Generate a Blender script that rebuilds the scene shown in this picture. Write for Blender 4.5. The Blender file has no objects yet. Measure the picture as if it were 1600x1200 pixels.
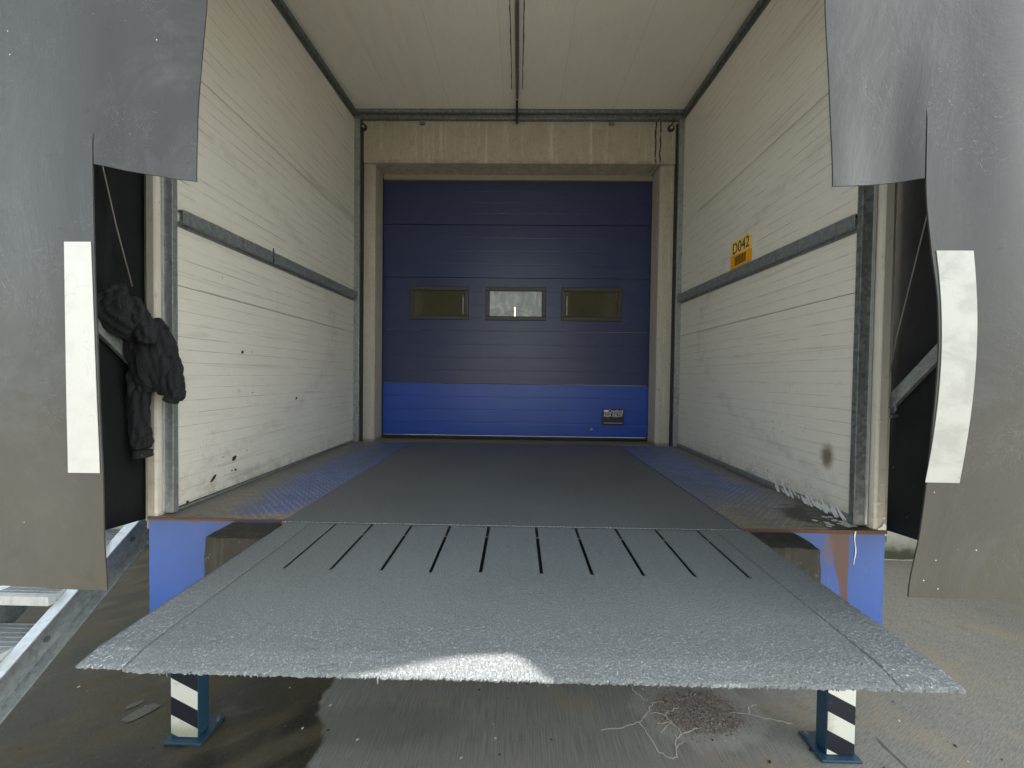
import bpy, bmesh, math, random
from mathutils import Vector, Matrix, noise
sc = bpy.context.scene
COL = sc.collection
rnd = random.Random(7)
R_ = math.radians

# ------------------------------------------------------------------ camera
cam_d = bpy.data.cameras.new('camera'); cam = bpy.data.objects.new('camera', cam_d); COL.objects.link(cam)
cam_d.sensor_width = 36.0; cam_d.lens = 13.5; cam_d.clip_start = 0.02; cam_d.clip_end = 500
yw, pt, rl = .0147, -.0194, -.0128
fw = Vector((-math.sin(yw)*math.cos(pt), math.cos(yw)*math.cos(pt), math.sin(pt)))
rt = Vector((math.cos(yw), math.sin(yw), 0)); up = rt.cross(fw)
r2 = rt*math.cos(rl) - up*math.sin(rl); u2 = rt*math.sin(rl) + up*math.cos(rl)
m = Matrix((r2, u2, -fw)).transposed().to_4x4(); m.translation = (0, 0, 1.85)
cam.matrix_world = m
sc.camera = cam

# ------------------------------------------------------------------ light
SUN = Vector((1.0, .055, .80)).normalized()          # direction towards the sun
w = bpy.data.worlds.new('World'); sc.world = w; w.use_nodes = True
wn = w.node_tree; wn.nodes.clear()
sky = wn.nodes.new('ShaderNodeTexSky'); sky.sky_type = 'NISHITA'; sky.sun_disc = False
sky.sun_elevation = math.asin(SUN.z); sky.sun_rotation = math.atan2(SUN.x, SUN.y)
sky.air_density = 1.0; sky.dust_density = 2.0; sky.ozone_density = 1.0
bg = wn.nodes.new('ShaderNodeBackground'); bg.inputs['Strength'].default_value = 0.13
wo = wn.nodes.new('ShaderNodeOutputWorld')
hs = wn.nodes.new('ShaderNodeHueSaturation'); hs.inputs['Saturation'].default_value = .42   # thin bright veil of cloud
wn.links.new(sky.outputs[0], hs.inputs['Color']); tn = wn.nodes.new('ShaderNodeMix'); tn.data_type = 'RGBA'; tn.blend_type = 'MULTIPLY'; tn.inputs[0].default_value = 1; tn.inputs[7].default_value = (1.0, 1.02, .955, 1)
wn.links.new(hs.outputs[0], tn.inputs[6]); wn.links.new(tn.outputs[2], bg.inputs[0]); wn.links.new(bg.outputs[0], wo.inputs[0])
ld = bpy.data.lights.new('sun', 'SUN'); ld.energy = 4.0; ld.angle = R_(.53); ld.color = (1, .95, .87)
sun = bpy.data.objects.new('sun', ld); COL.objects.link(sun)
sun.rotation_euler = (-SUN).to_track_quat('-Z', 'Y').to_euler()
sc.view_settings.view_transform = 'Standard'; sc.view_settings.look = 'None'
sc.view_settings.gamma = 1.0; sc.view_settings.exposure = 2.2
sc.render.engine = 'CYCLES'
sc.cycles.max_bounces = 12; sc.cycles.diffuse_bounces = 8; sc.cycles.glossy_bounces = 4
sc.cycles.use_denoising = True
sc.cycles.caustics_reflective = False; sc.cycles.caustics_refractive = False

# ------------------------------------------------------------------ material helper
class V:
    """a socket with arithmetic"""
    def __init__(s, g, sock): s.g = g; s.s = sock
    def _b(s, op, o, rev=False):
        return s.g.m(op, o, s) if rev else s.g.m(op, s, o)
    def __add__(s, o): return s._b('ADD', o)
    def __radd__(s, o): return s._b('ADD', o)
    def __sub__(s, o): return s._b('SUBTRACT', o)
    def __rsub__(s, o): return s._b('SUBTRACT', o, True)
    def __mul__(s, o): return s._b('MULTIPLY', o)
    def __rmul__(s, o): return s._b('MULTIPLY', o)
    def __truediv__(s, o): return s._b('DIVIDE', o)
class G:
    def __init__(g, name, rough=.6, metal=0.0, spec=.5):
        g.mat = bpy.data.materials.new(name); g.mat.use_nodes = True
        g.t = g.mat.node_tree; g.b = g.t.nodes['Principled BSDF']
        g.b.inputs['Roughness'].default_value = rough; g.b.inputs['Metallic'].default_value = metal
        g.b.inputs['Specular IOR Level'].default_value = spec
        geo = g.t.nodes.new('ShaderNodeNewGeometry'); g.pos = geo.outputs['Position']
        sp = g.t.nodes.new('ShaderNodeSeparateXYZ'); g.t.links.new(g.pos, sp.inputs[0])
        g.x, g.y, g.z = (V(g, sp.outputs[i]) for i in range(3))
    def put(g, sock, v):
        if isinstance(v, V): g.t.links.new(v.s, sock)
        elif isinstance(v, bpy.types.NodeSocket): g.t.links.new(v, sock)
        elif isinstance(v, tuple) and len(v) == 3 and len(sock.default_value) == 4: sock.default_value = (*v, 1)
        else: sock.default_value = v
    def m(g, op, a, b=None, clamp=False):
        n = g.t.nodes.new('ShaderNodeMath'); n.operation = op; n.use_clamp = clamp
        g.put(n.inputs[0], a)
        if b is not None: g.put(n.inputs[1], b)
        return V(g, n.outputs[0])
    def vec(g, x, y, z):
        n = g.t.nodes.new('ShaderNodeCombineXYZ')
        for i, q in enumerate((x, y, z)): g.put(n.inputs[i], q)
        return n.outputs[0]
    def scaled(g, sx, sy, sz): return g.vec(g.x*sx, g.y*sy, g.z*sz)
    def noise(g, scale, detail=4, rough=.55, vec=None, dist=0):
        n = g.t.nodes.new('ShaderNodeTexNoise'); n.inputs['Scale'].default_value = scale
        n.inputs['Detail'].default_value = detail; n.inputs['Roughness'].default_value = rough
        n.inputs['Distortion'].default_value = dist
        g.t.links.new(vec if vec is not None else g.pos, n.inputs['Vector']); return V(g, n.outputs['Fac'])
    def voro(g, scale, vec=None, feature='F1', out='Distance', rand=1):
        n = g.t.nodes.new('ShaderNodeTexVoronoi'); n.feature = feature; n.inputs['Scale'].default_value = scale
        n.inputs['Randomness'].default_value = rand
        g.t.links.new(vec if vec is not None else g.pos, n.inputs['Vector']); return V(g, n.outputs[out])
    def white(g, v):
        n = g.t.nodes.new('ShaderNodeTexWhiteNoise'); n.noise_dimensions = '1D'; g.put(n.inputs['W'], v)
        return V(g, n.outputs['Value'])
    def step(g, v, a, b):
        n = g.t.nodes.new('ShaderNodeMapRange'); n.interpolation_type = 'SMOOTHSTEP'
        g.put(n.inputs['Value'], v); n.inputs['From Min'].default_value = a; n.inputs['From Max'].default_value = b
        if a > b:
            n.inputs['From Min'].default_value = b; n.inputs['From Max'].default_value = a
            n.inputs['To Min'].default_value = 1; n.inputs['To Max'].default_value = 0
        return V(g, n.outputs[0])
    def mix(g, f, a, b):
        n = g.t.nodes.new('ShaderNodeMix'); n.data_type = 'RGBA'
        g.put(n.inputs[0], f); g.put(n.inputs[6], a); g.put(n.inputs[7], b); return V(g, n.outputs[2])
    def bump(g, h, strength=.3, dist=.01):
        n = g.t.nodes.new('ShaderNodeBump'); n.inputs['Strength'].default_value = strength
        n.inputs['Distance'].default_value = dist; g.put(n.inputs['Height'], h)
        g.t.links.new(n.outputs[0], g.b.inputs['Normal'])
    def color(g, v): g.put(g.b.inputs['Base Color'], v)
    def rough(g, v): g.put(g.b.inputs['Roughness'], v)
    def near(g, x, y, z, rx, ry, rz):
        """elliptical distance from a world point, 1 at the rim"""
        a = (g.x-x)/rx; b = (g.y-y)/ry; c = (g.z-z)/rz
        return g.m('SQRT', a*a+b*b+c*c)
M = {}
def plain(name, col, rough=.6, metal=0.0, var=.15, scale=30):
    g = G(name, rough, metal); n = g.noise(scale, 5)
    g.color(g.mix(n, tuple(c*(1-var) for c in col), tuple(c*(1+var) for c in col)))
    g.rough(n*.2+(rough-.1)); g.bump(n, .1, .003); M[name] = g.mat; return g.mat

def wall_panel(name, ceiling=False):
    g = G(name, .42)
    base = g.mix(g.noise(1.3, 3), (.68, .66, .59), (.77, .755, .695))
    fine = g.noise(60, 3, vec=g.scaled(.15, .15, 1) if not ceiling else g.scaled(1, .15, 1))
    base = g.mix(g.step(fine, .45, .75)*.16, base, (.50, .46, .38))
    axis = g.x if ceiling else g.z
    if ceiling:
        per = 0.0125
        q = axis/per; f = g.m('FRACT', q); line = g.step(g.m('ABSOLUTE', f-.5), .36, .5)*.25
        H = line
        base = g.mix(line*.18, base, (.38, .35, .27))
        big = axis/.55+.31; f2 = g.m('FRACT', big); l2 = g.step(g.m('ABSOLUTE', f2-.5), .4965, .499)
        base = g.mix(l2*.5, base, (.2, .17, .12))
        wav = g.noise(3, 3, vec=g.scaled(3, .35, 1)); base = g.mix(g.step(wav, .5, .8)*.18, base, (.5, .45, .33))
    else:
        per = .0655
        q = axis/per; f = g.m('FRACT', q); cell = g.m('FLOOR', q)
        wob = g.noise(6, 4, vec=g.scaled(1, 1, 6))
        line = g.step(g.m('ABSOLUTE', f-.5), .455, .49)
        amt = g.white(cell)*.75+.25
        amt2 = amt*g.step(wob, .35, .62)
        upf = g.step(g.z, 2.0, 3.0)*.4+.6
        base = g.mix(line*amt2*upf, base, (.10, .08, .055))
        q3 = axis/.0131; f3 = g.m('FRACT', q3); l3 = g.step(g.m('ABSOLUTE', f3-.5), .38, .5)
        H = line*-1.0+l3*-.12
        base = g.mix(l3*.07, base, (.25, .22, .16))
        # smeared horizontal scuffs and soft vertical runs
        sm = g.noise(3.0, 5, vec=g.scaled(.6, .35, 9), dist=.6)
        base = g.mix(g.step(sm, .56, .74)*.30, base, (.30, .27, .22))
        sm2 = g.noise(11, 6, .75, vec=g.scaled(1, .8, 2.2), dist=.4); base = g.mix(g.step(sm2, .58, .74)*.20, base, (.34, .31, .26))
        arc = g.near(0, 1.0, 2.25, 9, 2.6, 1.02)    # long brushed sweep left by opening curtains
        swp = g.step(g.m('ABSOLUTE', arc-1.0), .055, .0)*g.step(g.noise(14, 3), .35, .7)
        base = g.mix(swp*.22, base, (.24, .20, .15))
        vr = g.noise(5, 4, vec=g.scaled(3, 3, .25)); base = g.mix(g.step(vr, .6, .8)*.14, base, (.40, .38, .30))
        # black specks and scratches, thicker low down
        low = g.step(g.z, 2.1, 1.2)
        sp = g.voro(13, vec=g.scaled(1, 1, .8)); sel = g.noise(7, 2)
        spk = g.step(sp, .075, .045)*g.step(sel, .52, .60)*(low*.8+.12)
        base = g.mix(spk, base, (.02, .02, .02))
        t3 = g.noise(16, 4, .65, vec=g.scaled(1, 1.6, .5), dist=1.0); base = g.mix(g.step(g.m('ABSOLUTE', t3-.5), .010, .002)*g.step(g.noise(4, 3), .52, .60)*.45*(low*.6+.25), base, (.12, .11, .09))
        sc1 = g.noise(22, 5, vec=g.scaled(1, .8, .45), dist=1.5)
        base = g.mix(g.step(sc1, .69, .74)*(low*.5+.05), base, (.16, .15, .13))
        gr = g.noise(9, 6, .7); foot = g.step(g.z, 1.33, 1.13)
        base = g.mix(foot*g.step(gr, .40, .72)*.65, base, (.20, .17, .12))
        # brown smears above the upper joint
        bs = g.noise(2.2, 4, .6, vec=g.scaled(.3, .5, 6)); bz = g.step(g.m('ABSOLUTE', g.z-3.44), .09, .0)
        base = g.mix(bz*g.step(bs, .40, .62)*.42, base, (.30, .25, .19))
        # brown scorch spot on the right wall
        st = g.near(1.66, 2.075, 1.445, .1, .055, .085)+(g.noise(25, 3)-.5)*.5
        base = g.mix(g.step(st, 1.1, .25)*.85, base, (.13, .09, .035))
    g.color(base); g.rough(g.noise(8, 4)*.25+.32); g.bump(H, .35, .003); M[name] = g.mat
wall_panel('wall_panel'); wall_panel('ceiling_panel', True)

def galv(name, c0, c1, rough=.42):
    g = G(name, rough, .55)
    v = g.voro(55, out='Color'); vs = g.t.nodes.new('ShaderNodeSeparateColor'); g.t.links.new(v.s, vs.inputs[0])
    c = g.mix(V(g, vs.outputs[0]), c0, c1)
    st = g.noise(12, 5, vec=g.scaled(4, 4, .6)); c = g.mix(g.step(st, .5, .75)*.5, c, tuple(q*.5 for q in c0))
    ru = g.noise(30, 5, .7); c = g.mix(g.step(ru, .66, .74)*.5, c, (.16, .10, .06))
    wh = g.noise(45, 3); c = g.mix(g.step(wh, .70, .76)*.5, c, (.62, .62, .60))
    g.color(c); g.rough(st*.3+(rough-.12)); g.bump(g.noise(80, 3), .12, .002); M[name] = g.mat
galv('galvanised', (.25, .275, .28), (.35, .38, .385))
galv('galvanised_dark', (.13, .145, .145), (.24, .26, .26), .5)
galv('galvanised_bright', (.50, .53, .54), (.57, .60, .61), .36)

def trim():
    g = G('cream_trim', .38)
    n = g.noise(5, 5, vec=g.scaled(2, 2, .5)); c = g.mix(n, (.52, .49, .43), (.66, .63, .56))
    d = g.noise(20, 5, .7); c = g.mix(g.step(d, .55, .75)*.45, c, (.30, .25, .20))
    low = g.step(g.z, 1.5, 1.1); c = g.mix(low*g.step(d, .4, .7)*.5, c, (.25, .20, .14))
    sp = g.step(g.voro(30), .08, .05)*g.step(g.noise(6, 2), .5, .6); c = g.mix(sp, c, (.04, .04, .04))
    g.color(c); M['cream_trim'] = g.mat
trim()

def conc_wall():
    g = G('dock_concrete', .85)
    c = g.mix(g.noise(2.2, 6, .6), (.28, .255, .205), (.43, .40, .335))
    v = g.noise(4, 5, vec=g.scaled(6, 6, .5)); c = g.mix(g.step(v, .55, .75)*.45, c, (.56, .52, .43))
    d = g.noise(9, 6, .7, vec=g.scaled(2, 1, .6)); c = g.mix(g.step(d, .55, .78)*.55, c, (.15, .12, .08))
    low = g.step(g.z, 4.5, 1.4); c = g.mix(low*.5, c, (.54, .51, .45))
    gr = g.noise(90, 3); c = g.mix(g.step(gr, .56, .70)*.5, c, (.14, .12, .09)); c = g.mix(g.step(g.noise(17, 6, .75), .54, .70)*.4, c, (.20, .175, .14)); c = g.mix(g.step(g.noise(6, 5, .7, vec=g.scaled(4, 4, .35)), .56, .68)*.4, c, (.60, .57, .50))
    po = g.step(g.voro(38), .09, .05)*g.step(g.noise(9, 2), .5, .6); c = g.mix(po*.8, c, (.06, .05, .04))
    edge = g.step(g.m('ABSOLUTE', g.z-4.07), .03, .0)*g.step(g.noise(12, 4), .4, .6); c = g.mix(edge*.4, c, (.16, .12, .09))
    # two black leaks running down the lintel at the right
    for x0 in (1.385, 1.435):
        wv = g.m('ABSOLUTE', g.x-x0+(g.noise(9, 3)-.5)*.03); run = g.step(wv, .012, .004)*g.step(g.z, 4.02, 4.10)
        c = g.mix(run*g.step(g.noise(16, 3), .3, .5), c, (.03, .025, .02))
    ft = g.step(g.z, 1.19, 1.15); c = g.mix(ft*.7, c, (.16, .10, .05))
    g.color(c); g.bump(g.noise(70, 5), .35, .004); M['dock_concrete'] = g.mat
    g = G('plinth_concrete', .9)
    c = g.mix(g.noise(5, 6), (.42, .40, .33), (.62, .60, .53))
    n = g.noise(14, 6, .7); top = .13
    moss = g.step(g.z+(n-.5)*.16, .16, .06); c = g.mix(moss, c, (.03, .032, .012))
    c = g.mix(g.step(g.z+(n-.5)*.2, .33, .12)*.5, c, (.10, .10, .06))
    g.color(c); g.bump(n, .5, .02); M['plinth_concrete'] = g.mat
conc_wall()

def ground():
    g = G('yard_concrete', .8)
    c = g.mix(g.noise(1.1, 6, .6), (.165, .158, .138), (.265, .256, .228))
    ang = .5
    bx = g.step(g.x+g.noise(1.5, 2)*.3, 1.35, 1.75)           # broom direction turns right of the slab joint
    rx = g.x*math.cos(ang)+g.y*math.sin(ang); ry = g.y*math.cos(ang)-g.x*math.sin(ang)
    b1 = g.noise(1, 4, .7, vec=g.vec(g.x*150, g.y*5, 0)); b2 = g.noise(1, 4, .7, vec=g.vec(rx*16, ry*170, 0))
    br = b1*(1-bx)+b2*bx
    c = g.mix(g.step(br, .45, .68)*.50, c, (.095, .088, .07))
    c = g.mix(g.step(br, .50, .30)*.22, c, (.42, .40, .34))
    ag0 = g.noise(240, 2); c = g.mix(g.step(ag0, .58, .70)*.45, c, (.07, .06, .05)); c = g.mix(g.step(ag0, .42, .30)*.35, c, (.48, .46, .41))
    mo = g.noise(9, 6, .75); c = g.mix(g.step(mo, .52, .72)*.35, c, (.11, .10, .08))
    jn = g.step(g.m('ABSOLUTE', g.x-1.885+(g.noise(8, 3)-.5)*.05), .014, .004)*g.step(g.noise(6, 3), .38, .5); c = g.mix(jn*.7, c, (.04, .036, .025))
    fl = g.noise(2.6, 5); c = g.mix(g.step(fl, .52, .72)*.35, c, (.32, .25, .15))
    # damp ground on the left with a sharp uneven rim
    ed = g.x+1.02+(g.noise(4, 3)-.5)*.22+(g.noise(22, 3)-.5)*.03+(g.y-2.0)*.25
    front = g.step(g.y, .1, .9)
    wet = g.step(ed, .02, -.015)*front
    swv = g.noise(1.0, 4, .55, vec=g.vec(rx*1.3+3, ry*4.2, 0), dist=.5)
    wcol = g.mix(g.step(swv, .36, .60), (.012, .010, .004), (.066, .052, .024))
    wcol = g.mix(g.step(g.noise(5, 4), .55, .75)*.5, wcol, (.10, .088, .045))
    gr2 = g.noise(110, 3); wcol = g.mix(g.step(gr2, .56, .70)*.4, wcol, (.17, .15, .12)); wcol = g.mix(g.step(g.noise(38, 5, .75), .56, .70)*.4, wcol, (.012, .010, .006)); wcol = g.mix(g.step(g.noise(11, 6, .75), .55, .70)*.3, wcol, (.13, .115, .07))
    dry = g.step(g.noise(2.3, 3, vec=g.vec(rx, ry*2, 3)), .56, .66)
    wcol = g.mix(dry*.4, wcol, (.11, .095, .065))
    soft = g.step(g.near(-.75, 1.98, 0, .55, .16, 9)+(g.noise(7, 3)-.5)*.5, 1.1, .5); c = g.mix(soft*.35, c, (.10, .09, .065))
    c = g.mix(wet*.93, c, wcol)
    # bare aggregate patch
    pa = g.near(1.03, 2.12, 0, .27, .17, 9)+(g.noise(9, 5, .7)-.5)*1.0
    pm = g.step(pa, 1.05, .72); ag = g.voro(120, out='Color'); s = g.t.nodes.new('ShaderNodeSeparateColor'); g.t.links.new(ag.s, s.inputs[0])
    ac = g.mix(V(g, s.outputs[0]), (.10, .075, .06), (.34, .28, .235)); c = g.mix(pm*.8, c, ac)
    halo = g.step(pa, 1.5, 1.15)*(1-pm); c = g.mix(halo*.25, c, (.50, .47, .42))
    # specks
    sp = g.step(g.voro(26), .07, .04)*g.step(g.noise(9, 2), .5, .58); c = g.mix(sp, c, (.03, .025, .02))
    sp2 = g.step(g.voro(21), .06, .03)*g.step(g.noise(8, 2), .56, .62); c = g.mix(sp2*.8, c, (.62, .58, .50))
    far = g.step(g.y, .2, -1.5); c = g.mix(far*.7, c, (.46, .43, .36))  # unseen yard behind the camera painted paler to bounce light inside
    g.color(c); g.rough(.85-wet*(g.step(swv, .62, .40)*.4+.05)); g.bump(br+ag0*.5+pm*g.voro(120)*3.0, .6, .003); M['yard_concrete'] = g.mat
ground()

def grit(name, c0, c1, scale, strength, rough=.42, speck=.3, front=0):
    g = G(name, rough)
    c = g.mix(g.noise(2.2, 4), c0, c1)
    n1 = g.noise(scale, 4, .7); n2 = g.noise(scale*.45, 3, .6)
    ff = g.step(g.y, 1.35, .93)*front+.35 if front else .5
    c = g.mix(g.step(n1, .50, .30)*.55, c, tuple(q*.35 for q in c0))
    c = g.mix(g.step(n1, .57, .66)*(ff*speck), c, (.62, .66, .72))
    c = g.mix(g.step(g.noise(scale*2.1, 2), .62, .70)*(ff*speck*.8), c, (.55, .58, .62))
    dm = g.noise(1.7, 3); c = g.mix(g.step(dm, .5, .75)*.25, c, tuple(q*.7 for q in c0))
    g.color(c); g.rough(n2*.3+(rough-.12)); g.bump(n1*1.3+n2, strength, .006); M[name] = g.mat
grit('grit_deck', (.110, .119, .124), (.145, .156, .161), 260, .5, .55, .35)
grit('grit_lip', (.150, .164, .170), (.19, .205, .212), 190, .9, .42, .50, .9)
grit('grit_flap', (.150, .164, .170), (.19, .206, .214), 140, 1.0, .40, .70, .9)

def wing():
    g = G('worn_blue_tread', .45)
    # raised tread pattern
    k = 1/.030; a = (g.x+g.y)*k*.7071; b = (g.x-g.y)*k*.7071
    fa = g.m('FRACT', a); fb = g.m('FRACT', b)
    par = g.m('FLOORED_MODULO', g.m('FLOOR', a)+g.m('FLOOR', b), 2.0)
    ea = g.m('ABSOLUTE', fa-.5); eb = g.m('ABSOLUTE', fb-.5)
    t1 = g.step(ea*2.6+eb*.9, .62, .42)*par; t2 = g.step(eb*2.6+ea*.9, .62, .42)*(1-par)
    tr = t1+t2
    n = g.noise(7, 6, .7); n2 = g.noise(60, 5, .75, vec=g.scaled(.5, 1.2, 1))
    base = g.mix(g.noise(6, 3), (.060, .105, .29), (.095, .150, .37))
    base = g.mix(g.step(n2, .48, .62)*.55, base, (.20, .195, .23))
    ax = g.m('ABSOLUTE', g.x)
    # worn: near the front edge and beside the walls, more on the right-hand side
    right = g.step(g.x, -.2, .2)
    frontw = g.step(g.y+(n-.5)*.9, 2.55, 1.95)*right+g.step(g.y+(n-.5)*.3, 1.93, 1.84)*(1-right)
    side = g.step(ax+(n-.5)*.35+g.step(g.y, 2.6, 1.9)*.10, 1.42, 1.62)
    wear = g.m('MAXIMUM', frontw, side*.92)
    wc = g.mix(n2, (.10, .088, .066), (.36, .32, .25))
    c = g.mix(wear, base, wc)
    c = g.mix(tr*g.step(g.noise(11, 3), .30, .6)*.6*(1-side*.6), c, (.50, .49, .50))
    bk = g.step(g.near(1.66, 2.0, 1.15, .30, .24, 9)+(g.noise(16, 5, .7, vec=g.scaled(.5, 1.5, 1))-.5)*1.3, 1.0, .7)
    c = g.mix(bk*.9, c, (.018, .017, .016))
    str_ = g.noise(9, 6, .75, vec=g.vec(g.x*.8+g.y*.4, g.y*5, 0), dist=.6); c = g.mix(wear*g.step(str_, .54, .66)*.6, c, (.50, .46, .38)); c = g.mix(wear*g.step(str_, .46, .36)*.6, c, (.035, .03, .024))
    ed = g.step(g.m('ABSOLUTE', ax-1.12)+(n-.5)*.05, .06, .01)*g.step(g.y, 2.2, 1.84); c = g.mix(ed*.6, c, (.34, .24, .15))
    du = g.noise(3, 4, vec=g.scaled(1, .3, 1)); c = g.mix(g.step(du, .40, .65)*.40, c, (.13, .13, .125))
    g.color(c); g.bump(tr+n2*.2, .6, .003); g.rough(n2*.3+.32); M['worn_blue_tread'] = g.mat
    g = G('blue_steel', .38)
    n = g.noise(4, 4, vec=g.scaled(3, 3, .5)); c = g.mix(n, (.026, .078, .30), (.045, .11, .38))
    sc1 = g.noise(25, 5, vec=g.scaled(3, 3, .3)); c = g.mix(g.step(sc1, .62, .72)*.2, c, (.25, .30, .55))
    top = g.step(g.z+(g.noise(16, 5)-.5)*.05, 1.115, 1.14); c = g.mix(top*.85, c, (.13, .07, .045))
    ch = g.noise(20, 6, .75, vec=g.scaled(1, 1, .6)); c = g.mix(g.step(ch, .66, .70)*.7, c, (.10, .07, .06)); c = g.mix(g.step(g.noise(6, 5, .7), .55, .75)*.3, c, (.12, .13, .25))
    # rust tongue below the right edge
    taper = (g.z-.70)*.105
    dd = g.m('ABSOLUTE', g.x-1.535-(g.z-1.1)*-.10+(g.noise(8, 3)-.5)*.02)-taper
    c = g.mix(g.step(dd, .010, -.004)*g.step(g.z, .70, .76)*.92, c, (.105, .045, .022))
    d2 = g.near(1.485, 1.83, 1.05, .035, 9, .09)+(g.noise(30, 4)-.5)*.6; c = g.mix(g.step(d2, 1.1, .5)*.55, c, (.14, .08, .05))
    g.color(c); g.bump(sc1, .1, .002); M['blue_steel'] = g.mat
wing()
plain('grit_light', (.34, .36, .38), .5)
g = G('rusty_edge', .8); n = g.noise(30, 5, .7); g.color(g.mix(n, (.075, .038, .022), (.19, .105, .065))); g.bump(n, .6, .004); M['rusty_edge'] = g.mat

def curtain():
    g = G('curtain_sheet', .3, 0, .36)
    c = g.mix(g.noise(1.1, 4), (.026, .027, .027), (.042, .043, .042))
    sm = g.noise(3, 6, .75, vec=g.scaled(1, 1, .55), dist=1.2); c = g.mix(g.step(sm, .48, .72)*.45, c, (.085, .092, .098))
    rub = g.noise(26, 5, .75, vec=g.scaled(1.5, 1, .30), dist=.6); c = g.mix(g.step(rub, .55, .72)*.22, c, (.07, .076, .08))
    sx = g.noise(10, 6, .7, vec=g.scaled(.7, 1, 1.5), dist=2.4); c = g.mix(g.step(sx, .62, .67)*.5, c, (.014, .014, .014))
    for k in range(3):
        sc1 = g.noise(13+k*4, 3, .6, vec=g.vec(g.x*(2.2-k*2.2)+g.z*.9, g.y, g.z*.35-g.x*k), dist=2.5)
        c = g.mix(g.step(g.m('ABSOLUTE', sc1-.5), .006, .001)*g.step(g.noise(2.3+k, 3), .55, .62)*.35, c, (.22, .23, .24) if k < 2 else (.01, .01, .01))
    du = g.step(g.z, 2.0, 1.2)*g.step(g.noise(2, 4), .3, .6); c = g.mix(du*.5, c, (.062, .052, .036))  # brown towards the bottom paints the ground's reflection into the colour
    wh = g.step(g.voro(22), .05, .03)*g.step(g.noise(4, 2), .54, .60); c = g.mix(wh, c, (.5, .52, .52))
    g.color(c); g.rough(sm*.30+rub*.06+.17)
    w_ = g.noise(.9, 2, .4, vec=g.scaled(1.4, 1, .5)); g.bump(w_*6.0+sm*.13+rub*.012+g.noise(400, 2)*.004, .35, .045); M['curtain_sheet'] = g.mat
    g = G('black_sheet', .6, 0, .06)
    n = g.noise(5, 5, dist=.6); c = g.mix(n, (.010, .011, .012), (.022, .024, .026))
    wh = g.step(g.voro(24, vec=g.scaled(1, 1, .7)), .085, .05)*g.step(g.noise(5, 3), .50, .58)*g.step(g.z, 1.55, 1.15)*g.step(g.x, 0, .1)
    c = g.mix(wh, c, (.75, .76, .74))
    du = g.noise(18, 5, .7); c = g.mix(g.step(du, .6, .8)*.35, c, (.04, .038, .034))
    g.color(c); g.rough(n*.3+.45); g.bump(g.noise(2.5, 4), .4, .05); M['black_sheet'] = g.mat
    g = G('white_tape', .4)
    n = g.noise(6, 5, .65, dist=.4, vec=g.scaled(1, 1, 1.6)); right = g.step(g.x, -.1, .1)
    c = g.mix(right*.55+g.step(n, .42, .72)*(right*.35+.25), (.45, .45, .44), (.28, .285, .275))
    s1 = g.noise(30, 4, vec=g.scaled(1, 1, 2.2)); c = g.mix(g.step(s1, .70, .76)*.7*(right*.8+.2), c, (.08, .09, .09))
    l1 = g.noise(9, 2, vec=g.scaled(1, 1, .7), dist=1.2); c = g.mix(g.step(g.m('ABSOLUTE', l1-.5), .006, .002)*.35, c, (.25, .28, .28))
    g.color(c); M['white_tape'] = g.mat
curtain()

def door_mats():
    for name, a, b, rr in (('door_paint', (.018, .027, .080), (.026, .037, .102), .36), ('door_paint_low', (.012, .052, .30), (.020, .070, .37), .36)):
        g = G(name, rr)
        n = g.noise(2.2, 5); c = g.mix(n, a, b)
        wp = g.noise(10, 5, .6, vec=g.scaled(.7, 1, 3)); c = g.mix(g.step(wp, .52, .75)*.3, c, tuple(q*1.5+.02 for q in a))
        sc1 = g.noise(40, 4, vec=g.scaled(.3, 1, 2)); c = g.mix(g.step(sc1, .68, .74)*.2, c, (.2, .2, .25))
        g.color(c); g.rough(wp*.25+rr-.1); g.bump(g.noise(160, 3), .12, .002); M[name] = g.mat
door_mats()
plain('door_seal', (.012, .011, .012), .7)
plain('window_frame', (.034, .030, .024), .5)
g = G('pane_dull', .12); n = g.noise(6, 4); g.color(g.mix(n, (.050, .042, .022), (.085, .075, .050))); M['pane_dull'] = g.mat
g = G('pane_clear', .18)
n = g.noise(9, 5, vec=g.scaled(1, 1, .6), dist=1.2); c = g.mix(g.step(n, .4, .7), (.30, .33, .33), (.60, .62, .60))  # pale smears painted in for the reflection in the middle pane
arc = g.near(-.02, 4.2, 2.44, .20, 9, .14); c = g.mix(g.step(g.m('ABSOLUTE', arc-1), .10, .03)*.5, c, (.20, .21, .19))
g.color(c); M['pane_clear'] = g.mat
gt = g.t.nodes.new('ShaderNodeBsdfTransparent'); mx = g.t.nodes.new('ShaderNodeMixShader'); mx.inputs[0].default_value = .72
g.t.links.new(gt.outputs[0], mx.inputs[1]); g.t.links.new(g.b.outputs[0], mx.inputs[2]); g.t.links.new(mx.outputs[0], g.t.nodes['Material Output'].inputs[0])
g = G('lamp_glow'); g.b.inputs['Emission Color'].default_value = (1, .95, .6, 1); g.b.inputs['Emission Strength'].default_value = 5; M['lamp_glow'] = g.mat
g = G('bumper_rubber', .75)
n = g.noise(14, 6, .75); c = g.mix(n, (.012, .011, .009), (.058, .053, .042)); c = g.mix(g.step(g.noise(45, 4), .62, .72)*.4, c, (.22, .20, .17))
v = g.noise(14, 3, vec=g.scaled(4, 1, .3)); c = g.mix(g.step(v, .5, .7)*.35, c, (.11, .10, .06))
g.color(c); g.bump(n, .9, .02); M['bumper_rubber'] = g.mat
plain('leg_blue', (.020, .058, .098), .4, 0, .25, 14)
g = G('tape_white', .45); n = g.noise(10, 5, .7); c = g.mix(g.step(n, .5, .75)*.6, (.70, .68, .60), (.34, .32, .24))
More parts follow.
